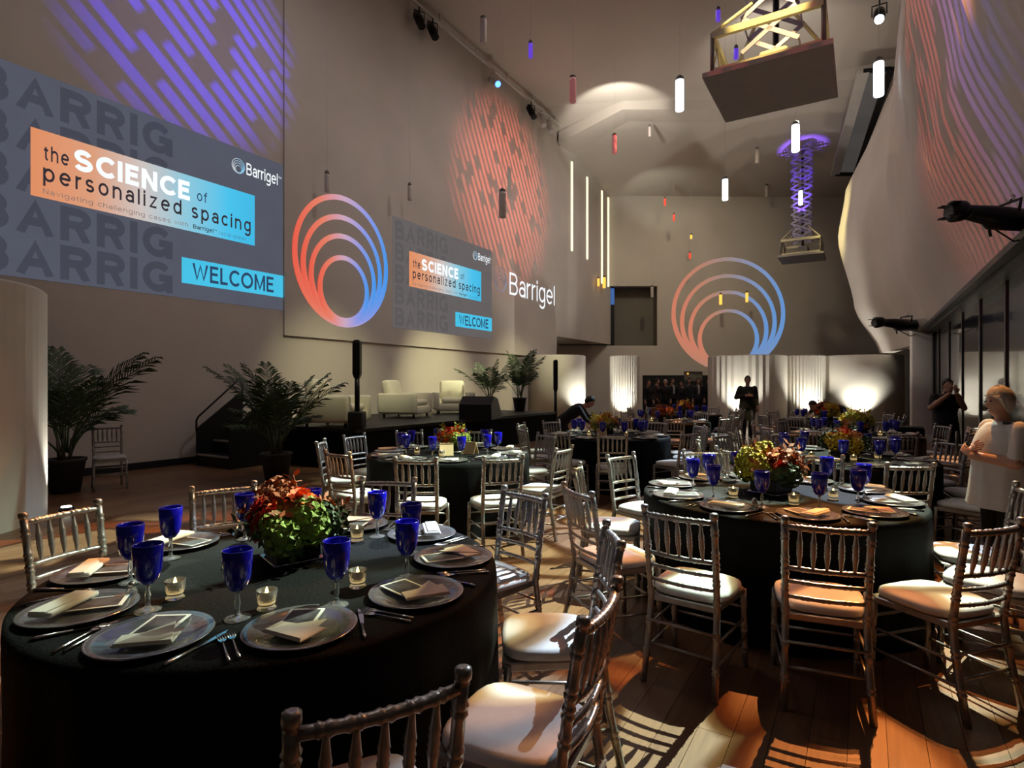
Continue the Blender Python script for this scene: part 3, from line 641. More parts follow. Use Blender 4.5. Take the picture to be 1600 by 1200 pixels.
# ------------------------------------------------------------------ ceiling track with fixtures on the left
t = thing('ceiling_track', 'long pale ceiling track along the top of the left wall', 'track')
ut0, ut1 = on_wall(600, VL + 0.4)[0], on_wall(876, VL + 0.4)[0]
hbox(MB(), ut0, ut1, VL + 0.36, VL + 0.44, 12.28, 12.36).build('rail', 'white_paint', t)
for k in range(6):
    u = ut0 + 0.5 + k * (ut1 - ut0 - 1) / 5; hbox(MB(), u - 0.03, u + 0.03, VL + 0.38, VL + 0.42, 12.36, 12.6).build('hanger', 'white_paint', t)
def fixture(loc, target, lens, body, label, s=1.0, name='spotlight'):
    loc = Vector(loc); d = (Vector(target) - loc).normalized()
    t = thing(name, label, 'spotlight', loc); M = d.to_track_quat('Y', 'Z').to_matrix()
    p = lambda x, y, z: M @ Vector((x, y, z)) * s
    MB().tube([p(0, -0.28, 0), p(0, -0.24, 0), p(0, 0.12, 0), p(0, 0.14, 0), p(0, 0.3, 0)], [0.06 * s, 0.11 * s, 0.11 * s, 0.085 * s, 0.10 * s], 12).build('body', body, t)
    MB().tube([p(0, 0.298, 0), p(0, 0.31, 0)], 0.085 * s, 12).build('lens', lens, t)
    MB().tube([p(-0.13, 0, 0), p(-0.13, 0, 0) + Vector((0, 0, 0.22 * s)), p(0.13, 0, 0) + Vector((0, 0, 0.22 * s)), p(0.13, 0, 0)], 0.015 * s, 6).build('yoke', body, t)
    MB().tube([Vector((0, 0, 0.2 * s)), Vector((0, 0, 0.42 * s))], 0.02 * s, 6).build('clamp', body, t); return t
fx = [(655, 36, 'black_metal', 'black_metal', 'black spotlight at the near end of the ceiling track'), (676, 34, 'black_metal', 'black_metal', 'black spotlight second along the ceiling track'),
      (772, 128, 'lens_blue', 'white_paint', 'white projector with glowing blue lens on ceiling track'), (830, 172, 'black_metal', 'black_metal', 'black spotlight past the blue projector on the track'),
      (846, 190, 'white_paint', 'white_paint', 'white spotlight near the far end of the track'), (858, 196, 'white_paint', 'white_paint', 'white spotlight at the far end of the track')]
for px, py, ln, bd, lab in fx:
    u = on_wall(px, VL + 0.4)[0]; fixture(H(u, VL + 0.4, 11.92), H(u - 4, VL + 8, 5) if ln == 'lens_blue' else H(u - 2, VL + 4, 6), ln, bd, lab, 1.15)
fixture(P(1374, 24, 15.5), P(1372, 40, 12.5) - Vector((0, 0, 1)), 'lens_white', 'black_metal', 'black ceiling spotlight glaring white above the skylight pendant', 1.3)
point('spot_glow', P(1374, 46, 15.2), 25, (1, 0.98, 0.95), 0.08)
# ------------------------------------------------------------------ hanging scissor-lift platforms
mat('truss_yellow', rgb(196, 186, 160), 0.5, metal=0.1, var=0.15, vscale=5); mat('lattice', rgb(150, 140, 175), 0.45, metal=0.4, var=0.1)
def rig(label, center, side, ztop, scis_z0, n):
    t = thing('hanging_platform', label, 'platform', center, HALL_ANG); s = side / 2; q = s * 0.86
    mb = MB(); mb.loft([[Vector((x * k, y * k, z)) for x, y in ((s, s), (-s, s), (-s, -s), (s, -s))] for k, z in ((0.97, 0), (1, 0.01), (1, 0.09), (0.97, 0.1))], True, False)
    mb.build('plate', 'plate_grey', t)
    for zz, w in ((0.14, 0.05), (0.72, 0.07)):
        for sx, sy, lx, ly in ((0, 1, 2, 0), (0, -1, 2, 0), (1, 0, 0, 2), (-1, 0, 0, 2)):
            MB().box((sx * q, sy * q, zz), (max(lx * q, w), max(ly * q, w), w * 1.5)).build('truss_bar', 'truss_yellow', t)
    for sx in (-1, 1):
        for sy in (-1, 1):
            MB().tube([(sx * q, sy * q, 0.1), (sx * q, sy * q, 0.75)], 0.035, 6).build('post', 'grey_metal', t)
            MB().tube([(sx * q, sy * q, 0.75), (sx * q * 0.35, sy * q * 0.35, 1.35)], 0.03, 6).build('brace', 'truss_yellow', t)
    for sy in (-1, 1):
        for k in range(2):
            x0 = -q + k * q; MB().tube([(x0, sy * q, 0.16), (x0 + q / 2, sy * q, 0.7), (x0 + q, sy * q, 0.16)], 0.018, 5).build('brace', 'truss_yellow', t)
    mo = MB(); mo.rbox((0, -0.05, 0.36), (side * 0.36, side * 0.24, 0.30), 0.06); mo.rbox((0, -0.05, 0.16), (side * 0.44, side * 0.3, 0.1), 0.03)
    m_ = mo.build('motor', 'plate_grey', t)
    for k in range(5): MB().box((-0.2 + 0.1 * k, -0.05 - side * 0.12 - 0.005, 0.38), (0.05, 0.02, 0.12)).build('vent', 'black_metal', m_)
    MB().box((side * 0.30, 0, (0.1 + ztop) / 2), (0.07, 0.07, ztop - 0.1)).build('guide_post', 'black_metal', t)
    MB().tube([(side * 0.40, 0.05, 0.1), (side * 0.40, 0.05, ztop)], 0.035, 6).build('guide_pipe', 'grey_metal', t)
    MB().tube([(side * 0.45, 0, 0.3), (side * 0.52, 0, 0.6), (side * 0.45, 0, 1.0), (side * 0.44, 0, ztop)], 0.012, 5).build('cable', 'black_metal', t)
    wz = (ztop - scis_z0) / n; hw = side * 0.23
    for sy in (-1, 1):
        for k in range(n):
            za = scis_z0 + k * wz
            for d in (-1, 1):
                MB().box((sy * hw * 0.8, 0, za + wz / 2), (0.02, math.hypot(2 * hw, wz), 0.07), M=Matrix.Rotation(d * math.atan2(wz, 2 * hw), 3, 'X')).build('scissor_arm', 'lattice', t)
    for k in range(n + 1):
        for d in (-1, 1):
            MB().tube([(-hw * 0.8, d * hw, scis_z0 + k * wz), (hw * 0.8, d * hw, scis_z0 + k * wz)], 0.015, 5).build('cross_bar', 'lattice', t)
    return t
rig('near hanging platform with yellow lit truss and grey underside', (4.32, 9.56, 6.45), 1.84, 6.15, 0.55, 10)
spot('truss_light', (3.2, 7.0, 10.5), (4.2, 9.4, 7.0), 3800, (1, 0.78, 0.25), 22, 0.4, 0.03)
cf = P(1253, 405, 25.0)
rig('far hanging platform on a long purple lit scissor lattice', cf, 1.75, 11.9 - cf.z, 0.75, 11)
spot('lattice_light', cf + Vector((-0.45, -0.75, 0.95)), cf + Vector((0, 0, 4.0)), 1500, (0.22, 0.09, 1.0), 30, 0.6, 0.004)
# black moving lights on arms from the pillars
def stage_light(label, base, tip, s, name='stage_spotlight'):
    base, tip = Vector(base), Vector(tip); t = thing(name, label, 'spotlight', base); d = tip - base; L = d.length; dn = d.normalized()
    M = dn.to_track_quat('Y', 'Z').to_matrix(); p = lambda x, y, z: M @ Vector((x, y, z))
    MB().tube([p(0, 0, 0.02), p(0, L * 0.5, 0.04)], 0.025 * s, 8).build('arm', 'black_metal', t)
    b = MB().tube([p(0, L * 0.18, -0.06 * s), p(0, L * 0.22, -0.08 * s), p(0, L * 0.55, -0.05 * s), p(0, L * 0.60, -0.01), p(0, L * 0.80, 0.02 * s), p(0, L * 0.83, 0.03 * s)], [0.06 * s, 0.15 * s, 0.16 * s, 0.13 * s, 0.10 * s, 0.085 * s], 14)
    b.build('body', 'black_metal', t)
    hd = MB().tube([p(0, L * 0.80, 0.03 * s), p(0, L * 0.86, 0.04 * s), p(0, L * 0.97, 0.03 * s), p(0, L, 0.02 * s)], [0.08 * s, 0.135 * s, 0.145 * s, 0.10 * s], 14).build('head', 'black_metal', t)
    MB().tube([p(0, L * 0.998, 0.02 * s), p(0, L * 1.01, 0.02 * s)], 0.09 * s, 14).build('lens', 'clear_glass', hd)
    for k, (x, z) in enumerate(((-0.1, 0.10), (0.1, 0.10), (0.1, -0.06), (-0.1, -0.06))):
        MB().box(p(x * s, L * 1.0, 0.02 * s + z * s), (0.10 * s, 0.10 * s, 0.012), M=M).build('barn_door', 'black_metal', hd)
    MB().tube([p(-0.17 * s, L * 0.38, 0), p(-0.17 * s, L * 0.36, 0.16 * s), p(0.17 * s, L * 0.36, 0.16 * s), p(0.17 * s, L * 0.38, 0)], 0.02 * s, 6).build('yoke', 'black_metal', t)
    MB().tube([p(0, L * 0.36, 0.16 * s), p(0, L * 0.33, 0.25 * s)], 0.03 * s, 8).build('knob', 'steel', t)
    MB().tube([p(0.02, L * 0.5, -0.2 * s), p(0.02, L * 0.3, -0.36 * s), p(0, L * 0.12, -0.30 * s), p(0, 0, -0.05)], 0.012 * s, 6).build('cable', 'black_metal', t)
    MB().tube([p(0.1 * s, L * 0.52, -0.14 * s), p(0.1 * s, L * 0.50, -0.28 * s)], 0.02 * s, 6).build('handle', 'black_metal', t)
    return t
big = stage_light('large black stage spotlight on an arm before the striped wall', P(1632, 335, 5.6), P(1483, 334, 5.6), 0.72)
stage_light('black stage spotlight on the square pillar', c := P(1445, 503, 15.4), P(1366, 506, 15.1), 1.0)
MB().box((0, 0, -0.02), (0.08, 0.08, 0.14)).build('clamp', 'black_metal', big); MB().tube([(0, 0, 0), (0.25, 0.1, -0.05)], 0.03, 8).build('bracket', 'black_metal', big)
# ------------------------------------------------------------------ stage, stairs, speakers, armchairs, palms
ZS = 0.75; VST = VL + 3.6
us0 = H(0, 0).dot(AX) + 9.75 ; us1 = on_wall(868, VST)[0]
U_ST0 = AX.dot(Vector((-5.7, 10.8, 0))) + 0.95
t = thing('stage', 'low black stage platform along the left wall', 'stage')
hbox(MB(), U_ST0, us1, VL + 0.02, VST, ZS - 0.06, ZS).build('deck', 'black_paint', t)
hbox(MB(), U_ST0 + 0.03, us1 - 0.03, VST - 0.04, VST - 0.02, 0.0, ZS - 0.06).build('skirt', 'black_cloth', t)
hbox(MB(), U_ST0 + 0.02, U_ST0 + 0.04, VL + 0.02, VST - 0.04, 0.0, ZS - 0.06).build('skirt', 'black_cloth', t)
hbox(MB(), us1 - 0.06, us1 - 0.03, VL + 0.02, VST - 0.04, 0.0, ZS - 0.06).build('skirt', 'black_cloth', t)
# stairs with two side panels and handrails, rising along the wall
t = thing('stage_stairs', 'black stage stairs with handrails against the left wall', 'stairs', H(U_ST0 - 0.98, VL + 0.35, 0), HALL_ANG)
wd, run = 1.1, 0.95       # local x = along the hall (upwards), local y = towards the wall
for k in range(3):
    z = 0.24 * (k + 1) - 0.03; x = run * k / 3
    tr = MB().box((x + 0.17, -wd / 2, z), (0.33, wd - 0.06, 0.03)).build('tread', 'black_paint', t)
    MB().box((x + 0.008, -wd / 2, z + 0.004), (0.02, wd - 0.08, 0.032)).build('nosing', 'tread_edge', tr)
    MB().box((x + 0.03, -wd / 2, z - 0.12), (0.02, wd - 0.06, 0.2)).build('riser', 'black_paint', t)
for yy in (-0.03, -wd + 0.03):
    mb = MB(); pts = [(0, 0), (run, 0), (run, 1.42), (0, 0.70)]
    mb.add([(x, yy - 0.02, z) for x, z in pts] + [(x, yy + 0.02, z) for x, z in pts], [(0, 1, 2, 3), (7, 6, 5, 4), (0, 4, 5, 1), (1, 5, 6, 2), (2, 6, 7, 3), (3, 7, 4, 0)])
    mb.build('side_panel', 'black_paint', t)
    MB().tube([(0, yy, 0.65), (0, yy, 0.86), (0.04, yy, 0.93), (run - 0.06, yy, 1.66), (run - 0.01, yy, 1.67), (run, yy, 1.58), (run, yy, 1.35)], 0.019, 8).build('handrail', 'black_metal', t)
# speakers on poles
def column_speaker(label, x, y, zb, ztop):
    t = thing('column_speaker', label, 'speaker', (x, y, zb)); h = ztop - zb
    MB().rbox((0, 0, 0.16), (0.26, 0.32, 0.30), 0.03).build('bass_box', 'black_paint', t)
    MB().tube([(0, 0, 0.3), (0, 0, h * 0.62)], 0.045, 10).build('pole', 'black_metal', t)
    hz = h * 0.38
    MB().loft([[Vector((0.062 * k * a, 0.07 * k * b, z)) for a, b in ((1, 1), (-1, 1), (-1, -1), (1, -1))] for k, z in ((0.7, h - hz - 0.08), (1.05, h - hz), (1.05, h - 0.06), (0.9, h - 0.02), (0.5, h))], True, False).build('driver_column', 'black_metal', t)
column_speaker('tall black column speaker on the stage in front of the armchairs', *P(558, 600, 10.3).xy, ZS, P(558, 531, 10.3).z)
column_speaker('tall black column speaker beside the drum wall', *P(868, 600, 17.2).xy, 0, P(868, 562, 17.2).z)
# wedge monitor
c = P(751, 655, 13.3); t = thing('stage_monitor', 'black wedge monitor speaker on the stage beside the palms', 'speaker', (c.x, c.y, ZS), HALL_ANG + 0.3)
mb = MB(); pr = [(-0.42, 0), (0.42, 0), (0.42, 0.12), (0.12, 0.46), (-0.18, 0.52), (-0.42, 0.34)]
mb.loft([[Vector((x, s * 0.38, z)) for x, z in pr] for s in (-1, 1)], True, False); mb.build('cabinet', 'black_paint', t)
mb = MB(); d = Vector((-0.3, 0, 0.34)).normalized(); nrm = Vector((0.34, 0, 0.3)).normalized(); cc = Vector((0.27, 0, 0.29)) + nrm * 0.008
mb.box(cc, (0.40, 0.68, 0.016), M=Matrix((d, (0, 1, 0), nrm)).transposed()); mb.build('grille', 'black_metal', t)
# armchairs
def armchair_parts():
    o = {}
    o['base'] = MB().rbox((0, 0, 0.19), (0.80, 0.78, 0.20), 0.03).mesh('base', 'armchair')
    o['arm'] = MB().rbox((0, 0, 0.36), (0.15, 0.82, 0.50), 0.045).mesh('arm', 'armchair')
    o['seat_cushion'] = MB().rbox((0, 0.05, 0.37), (0.54, 0.66, 0.16), 0.06).mesh('seat_cushion', 'armchair')
    o['backrest'] = MB().rbox((0, 0, 0), (0.58, 0.20, 0.56), 0.07, M=Matrix.Rotation(0.16, 3, 'X')).mesh('backrest', 'armchair')
    o['leg'] = MB().lathe([(0.02, 0), (0.028, 0.1)], 8).mesh('leg', 'black_metal')
    return o
AP = armchair_parts()
def armchair(x, y, rz, label):
    t = thing('armchair', label, 'armchair', (x, y, ZS), rz, 'white armchairs on the stage'); t.scale = (1.18, 1.18, 0.95)
    inst('base', AP['base'], t)
    for s in (-1, 1): inst('arm', AP['arm'], t, loc=(s * 0.40, 0, 0))
    inst('seat_cushion', AP['seat_cushion'], t); inst('backrest', AP['backrest'], t, loc=(0, -0.30, 0.66))
    for sx in (-1, 1):
        for sy in (-1, 1): inst('leg', AP['leg'], t, loc=(sx * 0.34, sy * 0.32, 0))
def Pstage(px, py): y = F * (EYE - ZS) / (py - 600); return ((px - 800) * y / F, y)
armchair(-3.34, 10.95, math.radians(-99), 'white armchair on stage behind the column speaker, seen side on')
armchair(-2.58, 14.0, math.radians(-104), 'white armchair in the middle of the stage row')
armchair(-1.62, 15.8, math.radians(-170), 'white armchair at the row end beside the black monitor')
# palms
def frond(L, droop, w, seed):
    r = random.Random(seed); mb = MB(); pts = []
    for i in range(11):
        k = i / 10; a = 1.35 - droop * k * 1.7
        p = Vector((0, 0, 0)) if i == 0 else pts[-1] + Vector((math.cos(a), 0, math.sin(a))) * (L / 10)
        pts.append(p)
    mb.tube(pts, [0.012 * (1 - 0.8 * i / 10) for i in range(11)], 5)
    for i in range(26):
        k = 0.28 + 0.72 * i / 25; f = k * 10; j = min(int(f), 9); p = pts[j].lerp(pts[j + 1], f - j); d = (pts[j + 1] - pts[j]).normalized()
        ll = w * (math.sin(PI * min(1, (k - 0.2) / 0.8) ** 0.75) * 0.8 + 0.25) * r.uniform(0.85, 1.1)
        for s in (-1, 1):
            e = (d * 0.75 + Vector((0, s * 0.9, 0)) + Vector((0, 0, r.uniform(-0.3, 0.15)))).normalized() * ll
            side = d * 0.016
            m1 = p + e * 0.55 + Vector((0, 0, 0.02)); tip = p + e + Vector((0, 0, -0.10 * ll))
            mb.add([p - side * 0.4, p + side * 0.4, m1 + side, m1 - side, tip], [(0, 1, 2, 3), (3, 2, 4)])
    return mb.mesh('frond', 'palm_green')
FR = [frond(1.25, 0.40, 0.40, 1), frond(1.15, 0.18, 0.36, 2), frond(1.1, 0.58, 0.38, 3), frond(0.8, 0.75, 0.32, 4)]
def palm(label, loc, s, seed, n=14, stand=0.0):
    r = random.Random(seed); t = thing('potted_palm', label, 'plant', loc); t.scale = (s, s, s)
    p = MB().lathe([(0.14, 0), (0.19, 0.34), (0.205, 0.35), (0.205, 0.38), (0.17, 0.38), (0.16, 0.34)], 18).build('pot', 'planter', t)
    MB().lathe([(0.165, 0.33), (0.05, 0.345)], 14).build('soil', 'soil', t)
    for k in range(5):
        a = k * 1.25; MB().tube([(0.05 * math.cos(a), 0.05 * math.sin(a), 0.33), (0.07 * math.cos(a), 0.07 * math.sin(a), 0.6)], [0.02, 0.012], 6).build('stem', 'palm_stem', t)
    for k in range(n):
        a = k * 2.4 + r.uniform(-0.3, 0.3)
        o = inst('frond', FR[k % 4], t, loc=(0.06 * math.cos(a), 0.06 * math.sin(a), 0.42 + r.uniform(0, 0.12)))
        o.rotation_euler = (0, r.uniform(-0.25, 0.25), a); sc = r.uniform(0.8, 1.1); o.scale = (sc, sc, sc)
palm('potted palm between the big drum wall and the slide wall', (-6.40, 8.25, 0.0), 1.28, 5, 13)
cpx = P(432, 600, 9.2); palm('potted palm standing beside the stage stairs', (cpx.x, cpx.y, 0.0), 1.2, 11, 18)
cpx = P(766, 600, 15.6); palm('potted palm on the stage behind the black monitor', (cpx.x, cpx.y, ZS), 0.95, 21, 12)
cpx = P(812, 600, 17.0); palm('potted palm at the stage corner beside the lower wall', (cpx.x, cpx.y, ZS), 1.05, 31, 11)
# ------------------------------------------------------------------ chiavari chairs
def beads(pts, r, rings, n=8):                # turned bamboo-style pole: rings are fractions along the pole
    pts = [Vector(p) for p in pts]; seg = [(b - a).length for a, b in zip(pts, pts[1:])]; T = sum(seg)
    def at(k):
        d = k * T
        for i, s in enumerate(seg):
            if d <= s or i == len(seg) - 1: return pts[i].lerp(pts[i + 1], d / s)
            d -= s
    st = [(0.0, 1.0), (1.0, 1.0)]
    for q in rings:
        e = 0.011 / T; st += [(q - 2.0 * e, 0.98), (q - e, 1.25), (q - 0.25 * e, 1.0), (q + 0.25 * e, 1.0), (q + e, 1.25), (q + 2.0 * e, 0.98)]
    acc = 0
    for s in seg[:-1]: acc += s; st.append((acc / T, 1.0))
    st = sorted((min(max(k, 0), 1), w) for k, w in st); P_, R_ = [], []
    for k, w in st:
        p = at(k)
        if P_ and (p - P_[-1]).length < 1e-4: continue
        P_.append(p); R_.append(r * w)
    return MB().tube(P_, R_, n)
BT = lambda z: -0.19 - 0.075 * max(0, (z - 0.43) / 0.49) ** 1.2      # rake of the back
BX = lambda z: 0.172 + 0.008 * max(0, (z - 0.43) / 0.49)
def post_mesh(s):
    pts = [(s * 0.185, -0.265, 0.0), (s * 0.176, -0.215, 0.24), (s * 0.172, -0.19, 0.43), (s * BX(0.67), BT(0.67), 0.67), (s * BX(0.88), BT(0.88), 0.885)]
    mb = beads(pts, 0.0175, (0.16, 0.34, 0.52, 0.64, 0.735, 0.80, 0.93))
    b = Vector((s * BX(0.9), BT(0.9), 0.885)); mb.tube([b, b + Vector((0, -0.001, 0.006)), b + Vector((0, -0.001, 0.010)), b + Vector((0, -0.002, 0.022)), b + Vector((0, -0.003, 0.034)), b + Vector((0, -0.003, 0.039))], [0.0175, 0.0135, 0.0195, 0.0205, 0.0195, 0.009], 10)
    return mb.mesh('rear_post', 'silver')
def leg_mesh(s): return beads([(s * 0.195, 0.19, 0.43), (s * 0.20, 0.205, 0.0)], 0.016, (0.2, 0.5, 0.78)).mesh('front_leg', 'silver')
def rail_mesh(z, r, k):
    a = BX(z); pts = [(a * (-1 + 2 * i / 8), BT(z) - 0.022 * math.sin(PI * i / 8), z) for i in range(9)]
    return beads(pts, r, tuple((i + 1) / (k + 1) for i in range(k)) if k else (), 7).mesh('back_rail', 'silver')
def spindle_mesh(x):
    f = 1 - (x / 0.175) ** 2; pts = [(x, BT(z) - 0.022 * f, z) for z in (0.672, 0.77, 0.868)]
    P_ = [Vector(pts[0]).lerp(Vector(pts[2]), k) for k in (0, 0.08, 0.3, 0.36, 0.40, 0.44, 0.5, 0.56, 0.60, 0.64, 0.7, 0.92, 1)]
    return MB().tube(P_, [0.007, 0.008, 0.0125, 0.015, 0.0125, 0.015, 0.0125, 0.015, 0.0125, 0.015, 0.012, 0.0075, 0.007], 7).mesh('spindle', 'silver')
def frame_mesh():
    mb = MB(); sh = [(-0.172, -0.195), (0.172, -0.195), (0.205, 0.18), (0.185, 0.215), (-0.185, 0.215), (-0.205, 0.18)]
    mb.loft([[Vector((x * k, y * k, z)) for x, y in sh] for k, z in ((0.97, 0.405), (1, 0.41), (1, 0.435), (0.97, 0.44))], True, False); return mb.mesh('seat_frame', 'silver')
def cushion_mesh():
    mb = MB(); R = []
    def sq(k, z):
        o = []
        for i in range(24):
            a = 2 * PI * i / 24; c_, s_ = math.cos(a), math.sin(a); ex = 0.55
            x = math.copysign(abs(c_) ** ex, c_) * (0.205 + 0.012 * s_) * k; y = math.copysign(abs(s_) ** ex, s_) * 0.205 * k + 0.015
            o.append(Vector((x, y, z)))
        return o
    mb.loft([sq(0.90, 0.441), sq(0.98, 0.448), sq(1.0, 0.464), sq(0.98, 0.480), sq(0.88, 0.490), sq(0.6, 0.495), sq(0.2, 0.496)], True); return mb.mesh('cushion', 'cushion')
def stretch(a, b): return MB().tube([a, b], 0.008, 6).mesh('stretcher', 'silver')
CP = [('rear_post', post_mesh(-1)), ('rear_post', post_mesh(1)), ('front_leg', leg_mesh(-1)), ('front_leg', leg_mesh(1)), ('seat_frame', frame_mesh()), ('cushion', cushion_mesh()),
      ('top_rail', rail_mesh(0.872, 0.0145, 5)), ('back_rail', rail_mesh(0.668, 0.0115, 3)), ('back_rail', rail_mesh(0.60, 0.0105, 3)), ('back_rail', rail_mesh(0.525, 0.0105, 3))]
CP += [('spindle', spindle_mesh(x)) for x in (-0.116, -0.058, 0, 0.058, 0.116)]
for s in (-1, 1):
    for z in (0.16, 0.27): CP.append(('stretcher', stretch((s * 0.18, -0.235 + 0.03 * z, z), (s * 0.198, 0.2, z))))
for z in (0.19, 0.31): CP.append(('stretcher', stretch((-0.178, -0.222, z), (0.178, -0.222, z))))
CP.append(('stretcher', stretch((-0.197, 0.2, 0.22), (0.197, 0.2, 0.22)))); CP.append(('stretcher', stretch((-0.197, 0.198, 0.33), (0.197, 0.198, 0.33))))
def joined(names, nm):
    bm = bmesh.new()
    for k, me in CP:
        if k in names: bm.from_mesh(me)
    me = bpy.data.meshes.new(nm); bm.to_mesh(me); bm.free(); me.materials.append(MATS['silver']); me.polygons.foreach_set('use_smooth', [True] * len(me.polygons)); return me
CPF = [('cushion', cushion_mesh()), ('back_frame', joined(('rear_post', 'top_rail', 'back_rail', 'spindle'), 'back_frame')), ('seat_frame', joined(('seat_frame', 'front_leg', 'stretcher'), 'seat_frame'))]
def chair(x, y, face, label, group, far=False):
    t = thing('chiavari_chair', label, 'chair', (x, y, 0), face - PI / 2, group)
    for nm, me in (CPF if far else CP): inst(nm, me, t)
    return t
SIDES = []
for k, nm_ in enumerate(('stage', 'doorway', 'glass', 'entrance')):
    pv, nx = ('entrance', 'stage', 'doorway', 'glass')[k], ('doorway', 'glass', 'entrance', 'stage')[k]
    for d_, tx in ((0, ' side'), (30, ' side towards ' + pv), (-30, ' side towards ' + nx)): SIDES.append(((148.6 - 90 * k + d_) % 360, nm_ + tx))
def side(a):
    a = math.degrees(a) % 360
    return min(SIDES, key=lambda s: min(abs(a - s[0]), 360 - abs(a - s[0])))[1]
def ring_chair(T, deg, rb, turn=0, far=False):     # a chair whose back stands rb from the table centre
    a = math.radians(deg); r = max(rb, 1.40) - 0.24
    x, y = T['c'][0] + r * math.cos(a), T['c'][1] + r * math.sin(a)
    chair(x, y, a + PI + math.radians(turn), 'silver chair on the %s of the %s' % (side(a), T['name']), 'chairs around the ' + T['name'], far)
# ------------------------------------------------------------------ tables
TR, TZ = 0.915, 0.76
def cloth_mesh(seed):
    r = random.Random(seed); ph = [r.uniform(0, 6.28) for _ in range(3)]; mb = MB(); n = 120; rings = []
    for rad, z, amp in ((0.05, TZ, 0), (0.5, TZ, 0), (0.86, TZ, 0), (TR - 0.012, TZ - 0.001, 0), (TR, TZ - 0.012, 0), (TR + 0.004, TZ - 0.05, 0.002), (TR + 0.004, 0.5, 0.012), (TR + 0.004, 0.25, 0.022), (TR + 0.004, 0.004, 0.03)):
        o = []
        for i in range(n):
            a = 2 * PI * i / n; d = amp * (math.sin(14 * a + ph[0]) * 0.6 + math.sin(23 * a + ph[1]) * 0.4 - 0.3)
            o.append(Vector(((rad + d) * math.cos(a), (rad + d) * math.sin(a), z)))
        rings.append(o)
    mb.loft(rings, False, True); mb.f.append(list(range(len(mb.v) - n * 9, len(mb.v) - n * 8))); mb.sm.append(False); mb.mi.append(0)
    return mb.mesh('tablecloth', 'black_cloth')
CL = [cloth_mesh(1), cloth_mesh(2)]
top_me = MB().lathe([(TR - 0.03, TZ - 0.035), (TR - 0.03, TZ - 0.008)], 48).mesh('tabletop', 'planter')
tleg_me = MB().tube([(0, 0, 0), (0, 0, TZ - 0.036)], 0.02, 8).mesh('leg', 'grey_metal')
# charger, napkin, card, cutlery, goblet
charger_me = MB().lathe([(0.06, 0.0), (0.115, 0.002), (0.15, 0.010), (0.172, 0.014), (0.175, 0.016), (0.172, 0.018), (0.150, 0.014), (0.122, 0.008), (0.112, 0.006), (0.02, 0.006)], 40).mesh('charger_plate', 'charger')
rim_me = MB()
for ra, rb_, z in ((0.166, 0.1765, 0.0165), ):
    rim_me.lathe([(ra, z), (rb_ - 0.002, z + 0.003), (rb_, z), (rb_ - 0.004, z - 0.002)], 40, caps=False)
rim_me = rim_me.mesh('rim', 'charger_rim')
def napkin_mesh(kind):
    mb = MB(); z = 0.021
    if kind == 0:      # wedge fold
        lo = [(-0.075, -0.085), (0.085, -0.10), (0.095, 0.0), (-0.07, -0.01)]; hi = [(-0.072, -0.082), (0.082, -0.096), (0.06, 0.05), (0.0, -0.01)]
        for pts, a, b in ((lo, z, z + 0.007), (hi, z + 0.007, z + 0.011)):
            mb.loft([[Vector((x, y, a)) for x, y in pts], [Vector((x * 1.02, y * 1.02, (a + b) / 2)) for x, y in pts], [Vector((x, y, b)) for x, y in pts]], True, False)
    else:              # long roll
        mb.rbox((0, -0.04, z + 0.010), (0.215, 0.085, 0.018), 0.009); mb.rbox((0.01, -0.045, z + 0.020), (0.20, 0.06, 0.008), 0.004)
    return mb.mesh('folded_napkin', 'napkin')
NP = [napkin_mesh(0), napkin_mesh(1)]
card_me = MB().box((0, 0.03, 0.0195), (0.115, 0.175, 0.0025)).mesh('menu_card', 'card_white')
print_me = MB().box((0, 0.03, 0.0212), (0.095, 0.15, 0.001)).mesh('picture', 'card_print')
def fork_mesh():
    mb = MB(); mb.tube([(0, -0.10, 0.004), (0, -0.05, 0.005), (0, 0.02, 0.006), (0, 0.045, 0.005)], [0.0055, 0.0045, 0.0032, 0.005], 6)
    mb.loft([[Vector((s * x, y, 0.004 + dz)) for s, dz in ((-1, 0), (1, 0), (1, 0.003), (-1, 0.003))] for x, y in ((0.004, 0.042), (0.011, 0.055), (0.012, 0.065))], True, False)
    for k in range(4): x = -0.0105 + 0.007 * k; mb.tube([(x, 0.063, 0.0055), (x, 0.085, 0.004), (x, 0.105, 0.007)], [0.0022, 0.0022, 0.0012], 5)
    return mb.mesh('fork', 'steel')
def knife_mesh():
    mb = MB(); mb.tube([(0, -0.12, 0.005), (0, -0.10, 0.005), (0, -0.01, 0.005)], [0.005, 0.007, 0.005], 6)
    pts = [(-0.004, -0.012), (0.006, -0.012), (0.011, 0.05), (0.008, 0.10), (-0.003, 0.122), (-0.005, 0.08)]
    mb.loft([[Vector((x, y, z)) for x, y in pts] for z in (0.004, 0.006)], True, False); return mb.mesh('knife', 'steel')
FK, KN = fork_mesh(), knife_mesh()
bowl_me = MB().lathe([(0.006, 0.092), (0.022, 0.098), (0.036, 0.118), (0.043, 0.145), (0.047, 0.19), (0.049, 0.232), (0.047, 0.234), (0.045, 0.228), (0.043, 0.19), (0.039, 0.147), (0.03, 0.12), (0.01, 0.105)], 22).mesh('bowl', 'cobalt')
stem_me = MB().lathe([(0.042, 0.001), (0.043, 0.004), (0.03, 0.008), (0.010, 0.014), (0.0065, 0.03), (0.010, 0.055), (0.006, 0.078), (0.009, 0.094)], 18).mesh('stem', 'clear_glass')
cup_me = MB().lathe([(0.028, 0.0), (0.033, 0.004), (0.025, 0.014), (0.031, 0.03), (0.036, 0.068), (0.033, 0.068), (0.028, 0.032), (0.01, 0.02)], 16).mesh('glass_cup', 'clear_glass')
